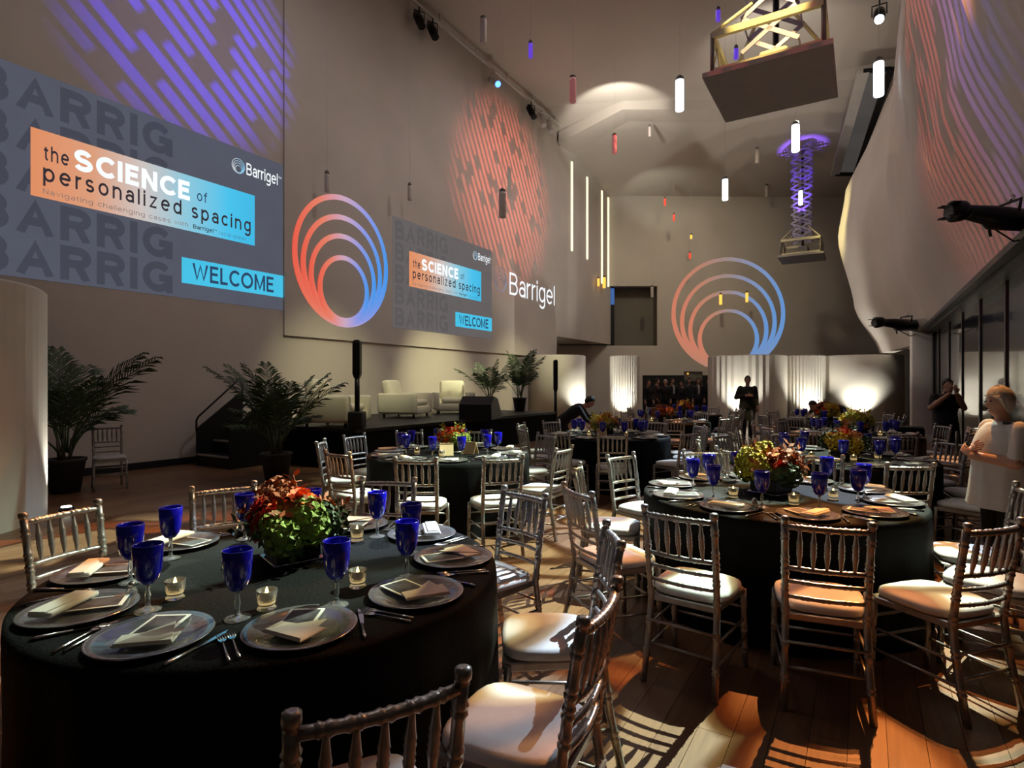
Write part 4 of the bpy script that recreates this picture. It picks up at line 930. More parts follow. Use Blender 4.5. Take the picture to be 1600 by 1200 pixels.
wax_me = MB().lathe([(0.024, 0.021), (0.028, 0.05), (0.004, 0.052)], 14).mesh('wax', 'wax')
flame_me = MB().lathe([(0.002, 0.052), (0.006, 0.060), (0.004, 0.070), (0.001, 0.078)], 8).mesh('flame', 'flame')
shk_me = MB().lathe([(0.018, 0), (0.021, 0.005), (0.018, 0.03), (0.011, 0.044)], 10).mesh('jar', 'clear_glass'); shc_me = MB().lathe([(0.012, 0.044), (0.013, 0.055), (0.006, 0.062)], 10).mesh('cap', 'steel')
# flowers
def petals(layers, m, nm='bloom'):
    mb = MB()
    for n, L, w, up, off, curl in layers:
        for k in range(n):
            a = 2 * PI * (k + off) / n; c_, s_ = math.cos(a), math.sin(a)
            def q(d, t, z): return Vector((c_ * d - s_ * t, s_ * d + c_ * t, z))
            u_ = math.sin(up); o_ = math.cos(up)
            mb.add([q(0.002, -w * 0.3, 0), q(0.002, w * 0.3, 0), q(L * 0.55 * o_, w, L * 0.55 * u_), q(L * 0.55 * o_, -w, L * 0.55 * u_), q(L * (o_ + curl), w * 0.35, L * u_ * 0.95), q(L * (o_ + curl), -w * 0.35, L * u_ * 0.95)], [(0, 1, 2, 3), (3, 2, 4, 5)], True)
    return mb.mesh(nm, m)
ROSE = petals([(7, 0.042, 0.022, 0.25, 0, 0.1), (6, 0.038, 0.02, 0.7, 0.5, 0.0), (5, 0.034, 0.017, 1.05, 0.2, -0.1), (4, 0.028, 0.013, 1.35, 0.1, -0.12)], 'rose_red')
LILY = petals([(7, 0.065, 0.013, 0.45, 0, 0.05), (6, 0.055, 0.011, 0.85, 0.5, 0.0), (4, 0.035, 0.006, 1.3, 0.2, 0)], 'rose_orange')
def puff(seed, R, n):
    r = random.Random(seed); mb = MB()
    for k in range(n):
        z = 1 - 1.55 * (k + 0.5) / n; a = k * 2.39996; rr = math.sqrt(max(0, 1 - z * z)); nrm = Vector((rr * math.cos(a), rr * math.sin(a), z))
        p = nrm * R * r.uniform(0.85, 1.1); x = nrm.orthogonal().normalized(); y = nrm.cross(x); w = R * 0.26
        th = r.uniform(0, 3); x, y = x * math.cos(th) + y * math.sin(th), y * math.cos(th) - x * math.sin(th)
        b = nrm * w * 0.5
        mb.add([p, p + x * w + b * r.uniform(0, 1), p + (x + y) * w * 0.6 + b, p + y * w + b * r.uniform(0, 1), p + (y - x) * w * 0.6 + b, p - x * w + b * r.uniform(0, 1), p - (x + y) * w * 0.6 + b, p - y * w + b * r.uniform(0, 1), p + (x - y) * w * 0.6 + b], [(0, 1, 2, 3), (0, 3, 4, 5), (0, 5, 6, 7), (0, 7, 8, 1)])
    mb.ell((0, 0, -R * 0.1), (R * 0.8, R * 0.8, R * 0.75), 8, 5)
    return mb.mesh('bloom', 'hydrangea')
HYD = puff(3, 0.062, 46)
def sprig(seed):
    r = random.Random(seed); mb = MB(); mb.tube([(0, 0, 0), (0.02, 0, 0.06), (0.05, 0, 0.11)], [0.003, 0.002, 0.001], 4)
    for k in range(10):
        b = Vector((0.05 * k / 10, 0, 0.012 + 0.1 * k / 10)); a = k * 2.4; d = Vector((math.cos(a) * 0.8 + 0.3, math.sin(a), 0.4)).normalized(); L = r.uniform(0.035, 0.06); s_ = d.cross(Vector((0, 0, 1))).normalized() * 0.012
        mb.add([b, b + d * L * 0.5 + s_, b + d * L, b + d * L * 0.5 - s_], [(0, 1, 2, 3)])
    return mb.mesh('leaf_sprig', 'leaf_green')
SPR = [sprig(5), sprig(6)]
def vase_mesh():
    mb = MB(); s = 0.085
    mb.loft([[Vector((x * k, y * k, z)) for x, y in ((s, s), (-s, s), (-s, -s), (s, -s))] for k, z in ((0.92, 0.006), (1, 0.015), (1, 0.115), (0.93, 0.118), (0.93, 0.09))], True, False); return mb.mesh('vase', 'black_metal')
VASE = vase_mesh(); VTR = MB().rbox((0, 0, 0.004), (0.20, 0.20, 0.008), 0.004).mesh('vase_base', 'steel')
def arrangement(T, pal, seed, s=1.0, n=30):
    r = random.Random(seed); t = thing('flower_arrangement', pal[0], 'flowers', (T['fc'][0], T['fc'][1], TZ + 0.001), r.uniform(0, 1.5), 'table centrepieces'); t.scale = (s, s, s)
    ve = inst('vase', VASE, t); inst('vase_base', VTR, ve)
    for k in range(n):
        z = 1 - 1.05 * (k + 0.5) / n; a = k * 2.39996 + r.uniform(-0.2, 0.2); rr = math.sqrt(max(0, 1 - z * z)); d = Vector((rr * math.cos(a), rr * math.sin(a), z))
        p = Vector((0, 0, 0.125)) + Vector((d.x * 0.145, d.y * 0.145, d.z * 0.125)) * r.uniform(0.85, 1.12)
        wa = (math.atan2(d.y, d.x) + t.rotation_euler.z) % (2 * PI)
        kind, m = pal[1](wa, d.z, r)
        me = {'rose': ROSE, 'lily': LILY, 'puff': HYD}[kind]
        o = inst('bloom', me, t, loc=p, m=m); o.rotation_euler = d.to_track_quat('Z', 'Y').to_euler(); q = r.uniform(0.9, 1.25); o.scale = (q, q, q)
    for k in range(26):
        a = k * 2.39996; z = r.uniform(-0.25, 0.95); rr = math.sqrt(max(0, 1 - z * z)); d = Vector((rr * math.cos(a), rr * math.sin(a), z))
        p = Vector((0, 0, 0.12)) + Vector((d.x * 0.12, d.y * 0.12, d.z * 0.10)); o = inst('leaf_sprig', SPR[k % 2], t, loc=p)
        if z > 0.3: o.material_slots[0].link = 'OBJECT'; o.material_slots[0].material = MATS[pal[2]]
        o.rotation_euler = d.to_track_quat('Z', 'Y').to_euler(); q = r.uniform(0.7, 1.1); o.scale = (q, q, q)
deg = math.degrees
def near_a(a, t, w): d = abs((deg(a) - t + 180) % 360 - 180); return d < w
def pal1(a, z, r):
    if near_a(a, 195, 35) and z < 0.6: return 'rose', 'rose_red'
    if near_a(a, 295, 36) and z < 0.6: return 'puff', 'hydrangea'
    if z > 0.45: return r.choice((('lily', 'rust'), ('rose', 'rose_red'), ('rose', 'rust'), ('puff', 'rust'), ('rose', 'rose_orange')))
    return r.choice((('lily', 'rust'), ('puff', 'leaf_green')))
def pal2(a, z, r):
    if near_a(a, 195, 38): return 'puff', 'chartreuse'
    if z > 0.25: return r.choice((('lily', 'rust'), ('rose', 'rust'), ('lily', 'peach'), ('rose', 'rose_red')))
    return r.choice((('puff', 'leaf_green'), ('lily', 'rust')))
def pal3(a, z, r):
    if z > 0.45 or near_a(a, 210, 60): return r.choice((('lily', 'rose_orange'), ('rose', 'rose_orange'), ('rose', 'rose_red')))
    return r.choice((('lily', 'yellow'), ('lily', 'cream'), ('puff', 'hydrangea')))
def pal4(a, z, r):
    if z > 0.4: return r.choice((('lily', 'rose_orange'), ('rose', 'rose_red'), ('lily', 'peach')))
    if near_a(a, 215, 50): return 'puff', 'yellow'
    return r.choice((('lily', 'cream'), ('puff', 'leaf_green')))
def pal5(a, z, r): return r.choice((('lily', 'cream'), ('lily', 'yellow'), ('lily', 'peach'), ('puff', 'chartreuse')))
def pal6(a, z, r): return r.choice((('lily', 'rust'), ('rose', 'rose_orange'), ('lily', 'peach'), ('puff', 'rust')))
def pal7(a, z, r): return ('puff', 'yellow') if near_a(a, 290, 40) else r.choice((('lily', 'rust'), ('rose', 'rose_orange')))
TABLES = [
 dict(c=(-0.985, 2.49), name='table with red roses', n=10, a0=-100, pal=('red rose and green hydrangea arrangement in a black square vase', pal1, 'rust'), s=1.12, fc=(-1.0, 2.62)),
 dict(c=(1.887, 4.14), name='table with chartreuse flowers', n=10, a0=-100, pal=('chartreuse and rust flower arrangement in a black vase', pal2, 'rust'), s=1.2, fc=(1.89, 4.2)),
 dict(c=(-0.72, 6.6), name='table beside the stage', n=10, a0=-82, pal=('bright orange and yellow flower arrangement on the table beside the stage', pal3, 'chartreuse'), s=1.05, fc=(-0.70, 6.7)),
 dict(c=(3.5, 6.2), name='table with orange lilies', n=10, a0=-95, pal=('orange lily arrangement with yellow blooms low on one side', pal4, 'leaf_green'), s=1.15, fc=(3.58, 6.2)),
 dict(c=(1.5, 8.9), name='table with cream flowers', n=10, a0=-90, pal=('cream and yellow flower arrangement with pointed petals', pal5, 'chartreuse'), s=1.2, fc=(1.42, 8.9)),
 dict(c=(5.35, 9.0), name='table with pale yellow flowers', n=10, a0=-90, pal=('pale yellow flower arrangement on the table before the square pillar', pal5, 'chartreuse'), s=1.3, fc=(5.38, 9.0)),
 dict(c=(6.8, 12.5), name='far table with rust flowers', n=8, a0=-90, pal=('rust flower arrangement with one yellow cluster on a far table', pal7, 'rust'), s=1.35, fc=(6.8, 12.5)),
 dict(c=(4.5, 15.0), name='table before the crowd', n=8, a0=-90, pal=('amber flower arrangement on the table before the doorway crowd', pal6, 'yellow'), s=1.2, fc=(4.5, 15.0)),
 dict(c=(3.25, 12.2), name='far dark orange flower table', n=8, a0=-90, pal=('dark orange flower arrangement on a far dark table', pal6, 'rust'), s=1.2, fc=(3.2, 12.2)),
]
for i, T in enumerate(TABLES):
    cx, cy = T['c']; nm = T['name']
    t = thing('banquet_table', 'round banquet table hidden under the cloth of the ' + nm, 'table', (cx, cy, 0), group='round banquet tables')
    inst('tabletop', top_me, t)
    for a in range(4): inst('leg', tleg_me, t, loc=(0.55 * math.cos(a * PI / 2 + 0.8), 0.55 * math.sin(a * PI / 2 + 0.8), 0))
    tag(inst('tablecloth', CL[i % 2], loc=(cx, cy, 0), rz=i * 0.7), 'floor length black cloth draped over the ' + nm, 'tablecloth', 'black round tablecloths')
    arrangement(T, T['pal'], 40 + i, T['s'], 30 if i < 4 else 18)
    r = random.Random(100 + i); far = cy > 8.0
    for k in range(T['n']):
        a = math.radians(T['a0'] + 360 * k / T['n'] + r.uniform(-0.6, 0.6)); rr = 0.72 + r.uniform(-0.01, 0.01); rz = a + PI / 2
        base = Vector((cx + rr * math.cos(a), cy + rr * math.sin(a), TZ + 0.001)); R = Matrix.Rotation(rz, 3, 'Z'); sd = side(a) + ' of the ' + nm
        L = lambda x, y, z=0.0: base + R @ Vector((x, y, z))
        pl = tag(inst('charger_plate', charger_me, loc=base, rz=rz), 'glass charger plate on the ' + sd, 'plate', 'charger plates on the ' + nm)
        inst('rim', rim_me, pl)
        tw = r.uniform(-0.9, 0.9)
        if not far:
            cd = tag(inst('menu_card', card_me, loc=L(-0.01, 0.02), rz=rz + tw * 0.5), 'dark picture card on the ' + sd, 'card', 'menu cards on the ' + nm)
            inst('picture', print_me, cd)
        kd = r.choice((0, 1)) if i != 0 else (0 if k in (0, 1, 2, 3, 5) else 1)
        tag(inst('folded_napkin', NP[kd], loc=L(0, -0.01, 0.001), rz=rz + tw), ('wedge folded' if kd == 0 else 'rolled') + ' napkin on the ' + sd, 'napkin', 'napkins on the ' + nm)
        if not far:
            for q in range(2):
                tag(inst('fork', FK, loc=L(-0.190 - 0.027 * q, -0.03 - 0.01 * q), rz=rz + r.uniform(-0.03, 0.03) + 0.10), ('inner', 'outer')[q] + ' fork on the ' + sd, 'fork', 'forks on the ' + nm)
            tag(inst('knife', KN, loc=L(0.186, -0.03), rz=rz + r.uniform(-0.03, 0.03) - 0.10), 'silver knife on the ' + sd, 'knife', 'knives on the ' + nm)
        ga = a + math.radians(15 + r.uniform(-3, 3)); gr = 0.55 + r.uniform(-0.02, 0.03)
        g_ = thing('water_goblet', 'cobalt blue goblet on the ' + sd, 'goblet', (cx + gr * math.cos(ga), cy + gr * math.sin(ga), TZ + 0.001), 0, 'blue goblets on the ' + nm)
        inst('bowl', bowl_me, g_); inst('stem', stem_me, g_)
    cand_at = ((-1.24, 2.12), (-0.86, 2.02), (-0.60, 2.24), (-0.78, 2.90)) if i == 0 else [(cx + 0.37 * math.cos(q), cy + 0.37 * math.sin(q)) for q in ((3.6, 5.3) if far else (3.5, 4.6, 1.2) if i == 2 else (3.5, 4.6, 5.7, 1.2))]
    for (x, y) in cand_at:
        v_ = thing('votive_candle', 'lit votive candle nearest the %s of the %s' % (side(math.atan2(y - cy, x - cx)), nm), 'candle', (x, y, TZ + 0.001), 0, 'votive candles on the ' + nm)
        inst('glass_cup', cup_me, v_); inst('wax', wax_me, v_); inst('flame', flame_me, v_)
    if i < 2:
        x, y = ((-1.40, 2.12), (1.55, 3.68))[i]
        v_ = thing('salt_shaker', 'small glass salt shaker on the ' + nm, 'shaker', (x, y, TZ + 0.001)); inst('jar', shk_me, v_); inst('cap', shc_me, v_)
mat('card_beige', rgb(226, 196, 150), 0.6, var=0.03)
def tent_card(x, y, rz, label, h=0.12):
    mb = MB(); w = 0.075
    for s in (-1, 1): mb.box((0, s * 0.022, h / 2), (w * 2, 0.003, h * 1.02), M=Matrix.Rotation(s * 0.36, 3, 'X'))
    tag(mb.build('tent_card', 'card_beige', loc=(x, y, TZ + 0.004), rz=rz), label, 'card')
tent_card(-0.72, 6.33, 0.15, 'beige tent card facing the aisle on the table beside the stage', 0.14)
tent_card(-0.46, 6.46, -0.6, 'beige tent card turned aside on the table beside the stage', 0.14)
tent_card(1.32, 8.5, 0.1, 'beige tent card on the table with cream flowers', 0.14)
# ------------------------------------------------------------------ chairs round the tables
T1, T2, T3, T4, T5, T6, T7, T8, T9 = TABLES
for d_, r_, tn in ((-97, 1.43, 0), (-61, 1.46, 0), (-33, 1.45, 8), (0, 1.36, 0), (42, 1.36, 0), (84, 1.36, 0), (126, 1.36, 0), (160, 1.38, 0)): ring_chair(T1, d_, r_, tn)
for d_, r_, tn in ((202, 1.58, 0), (229, 1.60, 4), (255, 1.50, -6), (282, 1.50, 6), (309, 1.48, 0), (336, 1.36, 0), (50, 1.36, 0), (92, 1.36, 0), (129, 1.36, 0), (166, 1.36, 0)): ring_chair(T2, d_, r_, tn)
for d_, r_, tn in ((184, 1.42, 0), (230, 1.46, 5), (152, 1.42, 0), (118, 1.45, 0), (80, 1.42, 0), (266, 1.60, 0), (294, 1.62, -5), (328, 1.45, 0), (35, 1.40, 0)): ring_chair(T3, d_, r_, tn)
for d_, r_, tn in ((258, 1.58, 8), (300, 1.45, 0), (336, 1.42, 0), (10, 1.42, 0), (45, 1.4, 0), (85, 1.4, 0), (125, 1.4, 0), (160, 1.4, 0), (200, 1.42, 0)): ring_chair(T4, d_, r_, tn)
for d_, r_, tn in ((200, 1.42, 0), (232, 1.42, 0), (262, 1.55, 0), (305, 1.5, 0), (335, 1.42, 10), (5, 1.42, 0), (45, 1.4, 0), (85, 1.4, 0), (125, 1.4, 0), (162, 1.4, 0)): ring_chair(T5, d_, r_, tn)
for T in (T6, T7, T8, T9):
    for k in range(10):
        if T is T7 and k == 1: continue
        ring_chair(T, 8 + k * 36 + (k * 37 % 11) - 5, 1.4 + 0.05 * (k % 3), (k * 29 % 13) - 6, True)
c = P(186, 742, 8.9)
chair(-5.98, 8.55, math.radians(-50), 'silver chiavari chair alone beside the drum wall under a palm', 'lone chairs')
c = P(1420, 690, 10.8); t = thing('side_table', 'small square black draped side table by the square pillar', 'table', (c.x, c.y, 0), HALL_ANG)
MB().rbox((0, 0, 0.37), (0.46, 0.46, 0.74), 0.03).build('tablecloth', 'black_cloth', t); MB().rbox((0, 0, 0.746), (0.44, 0.44, 0.012), 0.005).build('tabletop', 'planter', t)
# ------------------------------------------------------------------ people
mat('skin', rgb(188, 140, 115), 0.6, var=0.06, vscale=12); mat('black_suit', rgb(16, 16, 18), 0.8, var=0.15, vscale=10, bump=0.1, bscale=50)
mat('dark_suit', rgb(32, 33, 40), 0.8, var=0.15, vscale=10); mat('brown_suit', rgb(52, 36, 34), 0.8, var=0.15, vscale=10); mat('pale_shirt', rgb(170, 168, 166), 0.8, var=0.05)
mat('white_tunic', rgb(206, 202, 194), 0.85, var=0.05, vscale=8, bump=0.15, bscale=18); mat('hair_dark', rgb(22, 18, 16), 0.6, var=0.2, vscale=30); mat('hair_grey', rgb(186, 176, 162), 0.6, var=0.2, vscale=40, bump=0.4, bscale=60)
mat('eye', rgb(20, 18, 18), 0.2, var=0.01); mat('lip', rgb(150, 86, 76), 0.5, var=0.05)
def cap(mb, a, b, ra, rb):       # tapered limb with rounded ends
    a, b = Vector(a), Vector(b); d = (b - a).normalized() if (b - a).length > 1e-6 else Vector((0, 0, 1))
    mb.tube([a - d * ra * 0.95, a - d * ra * 0.6, a, b, b + d * rb * 0.6, b + d * rb * 0.95], [ra * 0.3, ra * 0.8, ra, rb, rb * 0.8, rb * 0.3], 10)
def remeshed(mb, voxel, mats):
    o = mb.build('tmp', mats); md = o.modifiers.new('r', 'REMESH'); md.mode = 'VOXEL'; md.voxel_size = voxel; md.use_smooth_shade = True
    sm = o.modifiers.new('s', 'SMOOTH'); sm.factor = 0.5; sm.iterations = 4
    bpy.context.view_layer.update()
    me = bpy.data.meshes.new_from_object(o.evaluated_get(bpy.context.evaluated_depsgraph_get())); bpy.data.objects.remove(o); return me
def hand(mb, w, d, up, s=1.0, curl=0.5, flip=1):
    w, d, up = Vector(w), Vector(d).normalized(), Vector(up); up = (up - d * up.dot(d)).normalized(); x = d.cross(up) * flip
    M = Matrix((x, d, up)).transposed(); mb.ell(w + d * 0.045 * s, (0.040 * s, 0.055 * s, 0.016 * s), 10, 6, M)
    for k, L in enumerate((0.070, 0.080, 0.075, 0.060)):
        b = w + d * 0.088 * s + x * (0.028 - 0.019 * k) * s; m = b + (d * math.cos(curl * 0.5) - up * math.sin(curl * 0.5)) * L * 0.5 * s; e = m + (d * math.cos(curl * 1.3) - up * math.sin(curl * 1.3)) * L * 0.5 * s
        mb.tube([b - d * 0.02 * s, b, m, e], [0.009 * s, 0.0088 * s, 0.008 * s, 0.006 * s], 6)
    b = w + d * 0.03 * s + x * 0.032 * s; m = b + (d * 0.6 + x * 0.8).normalized() * 0.035 * s - up * 0.01 * s; e = m + (d * 0.9 + x * 0.2).normalized() * 0.03 * s - up * 0.01 * s
    mb.tube([b - x * 0.015 * s, b, m, e], [0.011 * s, 0.011 * s, 0.0095 * s, 0.007 * s], 6)
def person(label, loc, face, height, J, top, legs, hair, voxel=0.018, long_hair=False, shirt=None, tunic=None, group=None, slim=1.0, bare_arms=False, shorts=False):
    """J: joints in a body frame facing +Y for a 1.75 m figure: pelvis, chest, neck, head, and (l, r) shoulder elbow wrist knee ankle"""
    s = height / 1.75; t = thing('person', label, 'person', loc, face - PI / 2, group); t.scale = (s, s, s)
    V = {k: Vector(v) for k, v in J.items()}; b = slim; mb = MB()
    pel, ch, nk, hd = V['pelvis'], V['chest'], V['neck'], V['head']; upv = (nk - pel).normalized(); rt = Vector(J.get('right', (1, 0, 0)))
    fw = upv.cross(rt) * -1 if upv.cross(rt).y < 0 else upv.cross(rt)
    def ring(c, rx, ry, n=14): return [c + rt * rx * math.cos(2 * PI * k / n) + fw * ry * math.sin(2 * PI * k / n) for k in range(n)]
    mb.loft([ring(pel - upv * 0.10, 0.10 * b, 0.09 * b), ring(pel - upv * 0.04, 0.165 * b, 0.12 * b), ring(pel + upv * 0.06, 0.17 * b, 0.12 * b), ring(pel.lerp(ch, 0.5), 0.155 * b, 0.11 * b), ring(ch, 0.185 * b, 0.125 * b), ring(ch.lerp(nk, 0.6), 0.19 * b, 0.11 * b), ring(ch.lerp(nk, 0.88), 0.13 * b, 0.085 * b), ring(nk, 0.06, 0.06)], True)
    cap(mb, nk - upv * 0.02, hd - Vector((0, 0, 0.05)), 0.056, 0.052)
    hdir = Vector(J.get('look', (0, 1, 0))).normalized(); hx = hdir.cross(Vector((0, 0, 1))).normalized(); hu = hx.cross(hdir); HM = Matrix((hx, hdir, hu)).transposed(); hp = lambda x, y, z: hd + HM @ Vector((x, y, z))
    mb.ell(hd + hu * 0.015, (0.073, 0.094, 0.112), 14, 9, HM); mb.ell(hp(0, 0.028, -0.07), (0.052, 0.06, 0.048), 12, 7, HM)
    mb.tube([hp(0, 0.088, 0.02), hp(0, 0.112, -0.022), hp(0, 0.095, -0.032)], [0.009, 0.016, 0.01], 8)
    for sg in (-1, 1): mb.ell(hp(sg * 0.076, -0.008, -0.005), (0.010, 0.018, 0.030), 8, 6, HM)
    hands = MB()
    for q in 'lr':
        sh, el, wr = V['sh_' + q], V['el_' + q], V['wr_' + q]
        cap(mb, sh, el, 0.062 * b, 0.047 * b); cap(mb, el, wr, 0.046 * b, 0.032 * b)
        hip = pel + rt * (0.088 if q == 'r' else -0.088) * b - upv * 0.03; kn, an = V['kn_' + q], V['an_' + q]
        cap(mb, hip, kn, 0.092 * b, 0.064 * b); cap(mb, kn, an, 0.062 * b, 0.046 * b)
        fd = Vector(J.get('toe_' + q, (0, 1, 0))); ax = Vector((an.x, an.y, max(0.05, an.z - 0.03))); cap(mb, ax - fd * 0.05, ax + fd * 0.13 - Vector((0, 0, 0.012)), 0.046, 0.036)
        hdv = (wr - el).normalized() if 'hd_' + q not in J else Vector(J['hd_' + q]); hand(hands, wr + hdv * 0.01, hdv, J.get('hup_' + q, (0, 1, 0.3)), 1.0, J.get('curl', 0.6), 1 if q == 'l' else -1)
    mats = [top, legs, 'skin', 'black_paint'] + ([shirt] if shirt else [])
    me = remeshed(mb, voxel, mats)
    segs = []
    for f in me.polygons:
        c_ = f.center; mi = 0
        arm = min(((c_ - V['wr_' + q]).length for q in 'lr'))
        if (c_ - hd).length < 0.15 and (c_ - nk).dot(upv) > 0.03: mi = 2
        elif (c_ - nk).length < 0.075 and (c_ - nk).dot(upv) > 0: mi = 2
        elif arm < 0.05: mi = 2
        else:
            def sd(a, b_): ab = b_ - a; k = max(0, min(1, (c_ - a).dot(ab) / ab.length_squared)); return (c_ - a - ab * k).length
            dl = min(min(sd(pel - upv * 0.12, V['kn_' + q]), sd(V['kn_' + q], V['an_' + q])) for q in 'lr'); dt = min(sd(pel + upv * 0.04, ch), sd(ch, nk) , *[min(sd(V['sh_' + q], V['el_' + q]), sd(V['el_' + q], V['wr_' + q])) for q in 'lr'])
            if dl < dt and (c_ - pel).dot(upv) < 0.0: mi = 1
            if c_.z < 0.10: mi = 3
            if bare_arms and min(sd(V['el_' + q], V['wr_' + q]) for q in 'lr') < 0.055: mi = 2
            if shorts and mi == 1 and min(sd(V['kn_' + q] , V['an_' + q]) for q in 'lr') < 0.075 and c_.z < V['kn_l'].z: mi = 2
            if shirt and mi == 0 and (c_ - ch).dot(fw) > 0.06 and abs((c_ - ch).dot(rt)) < 0.045 and (c_ - pel).dot(upv) > 0.15: mi = 4
        f.material_index = mi
    body = inst('body', me, t)
    hands.build('hands', 'skin', t)
    hm = MB(); hr = 1.0
    ringsH = []
    for i in range(8):
        el_ = -0.62 + i * (PI / 2 + 0.62) / 7 if not long_hair else -0.95 + i * (PI / 2 + 0.95) / 7
        rr = []
        for k in range(18):
            az = 2 * PI * k / 18; front = math.sin(az); e2 = el_
            if front > 0.25: e2 = max(el_, (0.12 if long_hair else 0.30) + 0.30 * front)
            elif front > -0.25: e2 = max(el_, -0.7 if long_hair else -0.25)
            bl = 1.0 + (0.05 if long_hair else 0.025) * math.sin(az * 5 + i * 1.3)
            bl *= 1.1 if long_hair else 1.0
            rr.append(hp(0.084 * bl * math.cos(az) * math.cos(e2), 0.104 * bl * math.sin(az) * math.cos(e2) - 0.004, 0.018 + 0.122 * bl * math.sin(e2)))
        ringsH.append(rr)
    hm.loft(ringsH, True); hm.build('hair', hair, t)
    fm = MB()
    for sg in (-1, 1): fm.ell(hp(sg * 0.030, 0.088, 0.022), (0.011, 0.007, 0.007), 8, 5, HM)
    fm.build('eyes', 'eye', t); MB().ell(hp(0, 0.088, -0.058), (0.022, 0.008, 0.007), 8, 5, HM).build('mouth', 'lip', t)
    return t
def stand(**k):
    J = dict(pelvis=(0, 0, 0.94), chest=(0, 0.0, 1.26), neck=(0, -0.01, 1.46), head=(0, 0.02, 1.62), sh_l=(-0.185, -0.01, 1.40), sh_r=(0.185, -0.01, 1.40), el_l=(-0.235, -0.02, 1.13), el_r=(0.235, -0.02, 1.13), wr_l=(-0.235, 0.06, 0.89), wr_r=(0.235, 0.06, 0.89), kn_l=(-0.10, 0.02, 0.50), kn_r=(0.10, 0.02, 0.50), an_l=(-0.10, -0.02, 0.08), an_r=(0.10, -0.02, 0.08))
    J.update(k); return J
# the standing man in black before the drum
p = P(1168, 600, 16.2)
person('person in a dark suit standing with one hand on the chest', (p.x, p.y, 0), math.radians(-100), 1.78, stand(el_r=(0.30, 0.0, 1.15), wr_r=(0.06, 0.19, 1.20), hd_r=(-1, 0.1, 0.1), an_l=(-0.10, -0.12, 0.09), kn_l=(-0.09, 0.05, 0.50)), 'black_suit', 'dark_suit', 'hair_dark', 0.016, slim=1.3)
# the woman in white at the right
p = P(1566, 600, 4.35)
W = person('person with grey hair in a pale tunic with a black strap, arms folded', (p.x, p.y, 0), math.radians(172), 1.52,
    stand(el_l=(-0.27, 0.07, 1.13), wr_l=(-0.02, 0.24, 1.16), el_r=(0.27, 0.06, 1.13), wr_r=(0.04, 0.22, 1.20), hd_l=(0.9, 0.2, 0.5), hd_r=(-0.9, 0.2, 0.4), look=(0.0, 1, -0.08)), 'white_tunic', 'black_suit', 'hair_grey', 0.013, True, slim=1.2, bare_arms=True)
mb = MB(); R_ = []
for z, rx, ry, dy in ((1.455, 0.085, 0.075, -0.01), (1.425, 0.17, 0.105, -0.01), (1.38, 0.225, 0.14, -0.01), (1.28, 0.255, 0.175, 0.0), (1.12, 0.265, 0.19, 0.0), (0.95, 0.275, 0.205, 0.0), (0.84, 0.295, 0.225, -0.01), (0.76, 0.315, 0.245, -0.02), (0.72, 0.32, 0.25, -0.02)):
    R_.append([Vector(((rx + 0.010 * math.sin(k * 1.3) * (1.36 - z)) * math.cos(2 * PI * k / 40), dy + (ry + 0.016 * math.sin(k * 1.7) * (1.36 - z)) * math.sin(2 * PI * k / 40), z)) for k in range(40)])
mb.loft(R_, False, True).build('tunic', 'white_tunic', W)
MB().tube([(-0.10, 0.06, 1.455), (-0.155, -0.05, 1.43), (-0.225, -0.13, 1.28), (-0.21, -0.20, 1.12), (-0.15, -0.24, 0.98)], 0.015, 6).build('strap', 'black_paint', W)
# phone held in her hand
hp_ = W.matrix_basis @ Vector((0.0, 0.36, 1.28)); MB_ = MB().rbox((0, 0, 0), (0.075, 0.012, 0.15), 0.005)
tag(MB_.build('phone', 'black_metal', loc=hp_, rz=math.radians(60)), 'dark phone held by the person in the pale tunic', 'phone')
# the photographer in black
p = P(1478, 600, 9.9)
person('person dressed in black with raised hands before the glass wall', (p.x, p.y, 0), math.radians(-100), 1.66, stand(head=(0, 0.06, 1.60), el_l=(-0.27, 0.05, 1.20), wr_l=(-0.06, 0.22, 1.46), el_r=(0.27, 0.05, 1.20), wr_r=(0.06, 0.22, 1.46), hd_l=(0.2, 0.1, 1), hd_r=(-0.2, 0.1, 1), kn_l=(-0.16, 0.02, 0.50), kn_r=(0.14, 0.02, 0.50), an_l=(-0.20, -0.02, 0.08), an_r=(0.20, -0.04, 0.08)), 'black_suit', 'black_suit', 'hair_dark', 0.016, slim=1.15, shorts=True, bare_arms=True)
# two bending figures
bend = dict(pelvis=(0, -0.10, 0.90), chest=(0, 0.16, 1.10), neck=(0, 0.34, 1.22), head=(0, 0.47, 1.30), sh_l=(-0.18, 0.28, 1.17), sh_r=(0.18, 0.28, 1.17), el_l=(-0.20, 0.42, 0.95), el_r=(0.20, 0.42, 0.95), wr_l=(-0.14, 0.60, 0.82), wr_r=(0.14, 0.60, 0.82), look=(0, 0.8, -0.6))
p = P(886, 600, 11.2); person('person in dark clothes bending at the plain drum wall', (p.x, p.y, 0), math.radians(-15), 1.62, stand(**bend), 'black_suit', 'black_suit', 'hair_dark', 0.018, slim=1.1)
flat_ = dict(bend); flat_.update(chest=(0, 0.22, 0.98), neck=(0, 0.44, 1.02), head=(0, 0.58, 1.02), sh_l=(-0.18, 0.38, 1.00), sh_r=(0.18, 0.38, 1.00), el_l=(-0.2, 0.5, 0.90), el_r=(0.2, 0.5, 0.90), wr_l=(-0.14, 0.62, 0.80), wr_r=(0.14, 0.62, 0.80))
p = P(1306, 600, 14.1); person('person in brown bending flat over the far table with rust flowers', (p.x, p.y, 0), math.radians(185), 1.75, stand(**flat_), 'brown_suit', 'dark_suit', 'hair_dark', 0.018, slim=1.1)
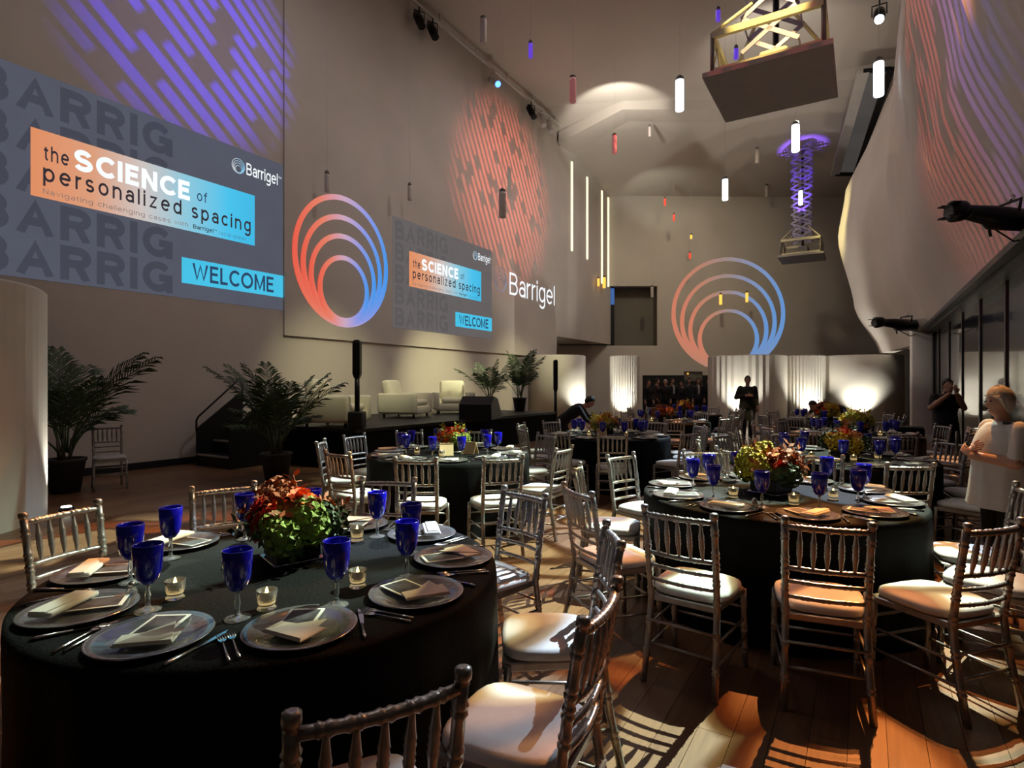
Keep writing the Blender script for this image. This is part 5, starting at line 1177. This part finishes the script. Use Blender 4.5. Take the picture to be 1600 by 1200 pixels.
# the crowd in the doorway
crowd = [(1013, 23.4, 1.72, -60, 'black_suit', 'hair_dark', None, 'at the crowd edge by the fluted drum'), (1026, 24.4, 1.80, -20, 'brown_suit', 'hair_dark', None, 'tall in brown with back half turned'),
         (1040, 23.8, 1.74, -120, 'black_suit', 'hair_grey', None, 'with pale hair in black'), (1051, 24.6, 1.80, -80, 'dark_suit', 'hair_dark', 'pale_shirt', 'with raised arm'),
         (1066, 23.7, 1.68, 200, 'black_suit', 'hair_dark', None, 'turned aside in black'), (1077, 24.8, 1.82, -90, 'dark_suit', 'hair_dark', None, 'behind under the frame'),
         (1091, 23.9, 1.80, -95, 'dark_suit', 'hair_dark', 'pale_shirt', 'in an open jacket over pale shirt'), (1108, 24.0, 1.74, -140, 'black_suit', 'hair_grey', None, 'at the crowd edge by the wide drum')]
for k, (px, y, h, f, tp, hr, sh, lab) in enumerate(crowd):
    p = P(px, 600, y); J = stand(**(dict(el_r=(0.28, 0.08, 1.20), wr_r=(0.22, 0.28, 1.38), hd_r=(0, 0.5, 0.8)) if k in (3, 2) else {}))
    person('person in the doorway crowd, ' + lab, (p.x, p.y, 0), math.radians(f), h, J, tp, 'black_suit', hr, 0.026, shirt=sh, slim=1.12, group='people in the doorway')
# framed sign over the crowd
c = P(1083, 588, 26.5); t = thing('wall_frame', 'thin framed panel above the doorway crowd', 'frame', (c.x, c.y, c.z))
for x, z, a, b in ((0, 0.2, 0.85, 0.05), (0, -0.2, 0.85, 0.05), (-0.4, 0, 0.05, 0.45), (0.4, 0, 0.05, 0.45)): MB().box((x, 0, z), (a, 0.05, b)).build('frame_bar', 'grey_metal', t)
MB().box((0, 0.03, 0), (0.8, 0.02, 0.4)).build('panel', 'plaster_dark', t); MB().ell((-0.25, -0.03, 0.12), (0.04, 0.03, 0.04)).build('bulb', 'lamp_amber', t)
for sx in (-0.4, 0.4): MB().box((sx, 0.02, -(c.z + 0.2) / 2 - 0.0), (0.04, 0.04, c.z - 0.2)).build('stand_leg', 'grey_metal', t)
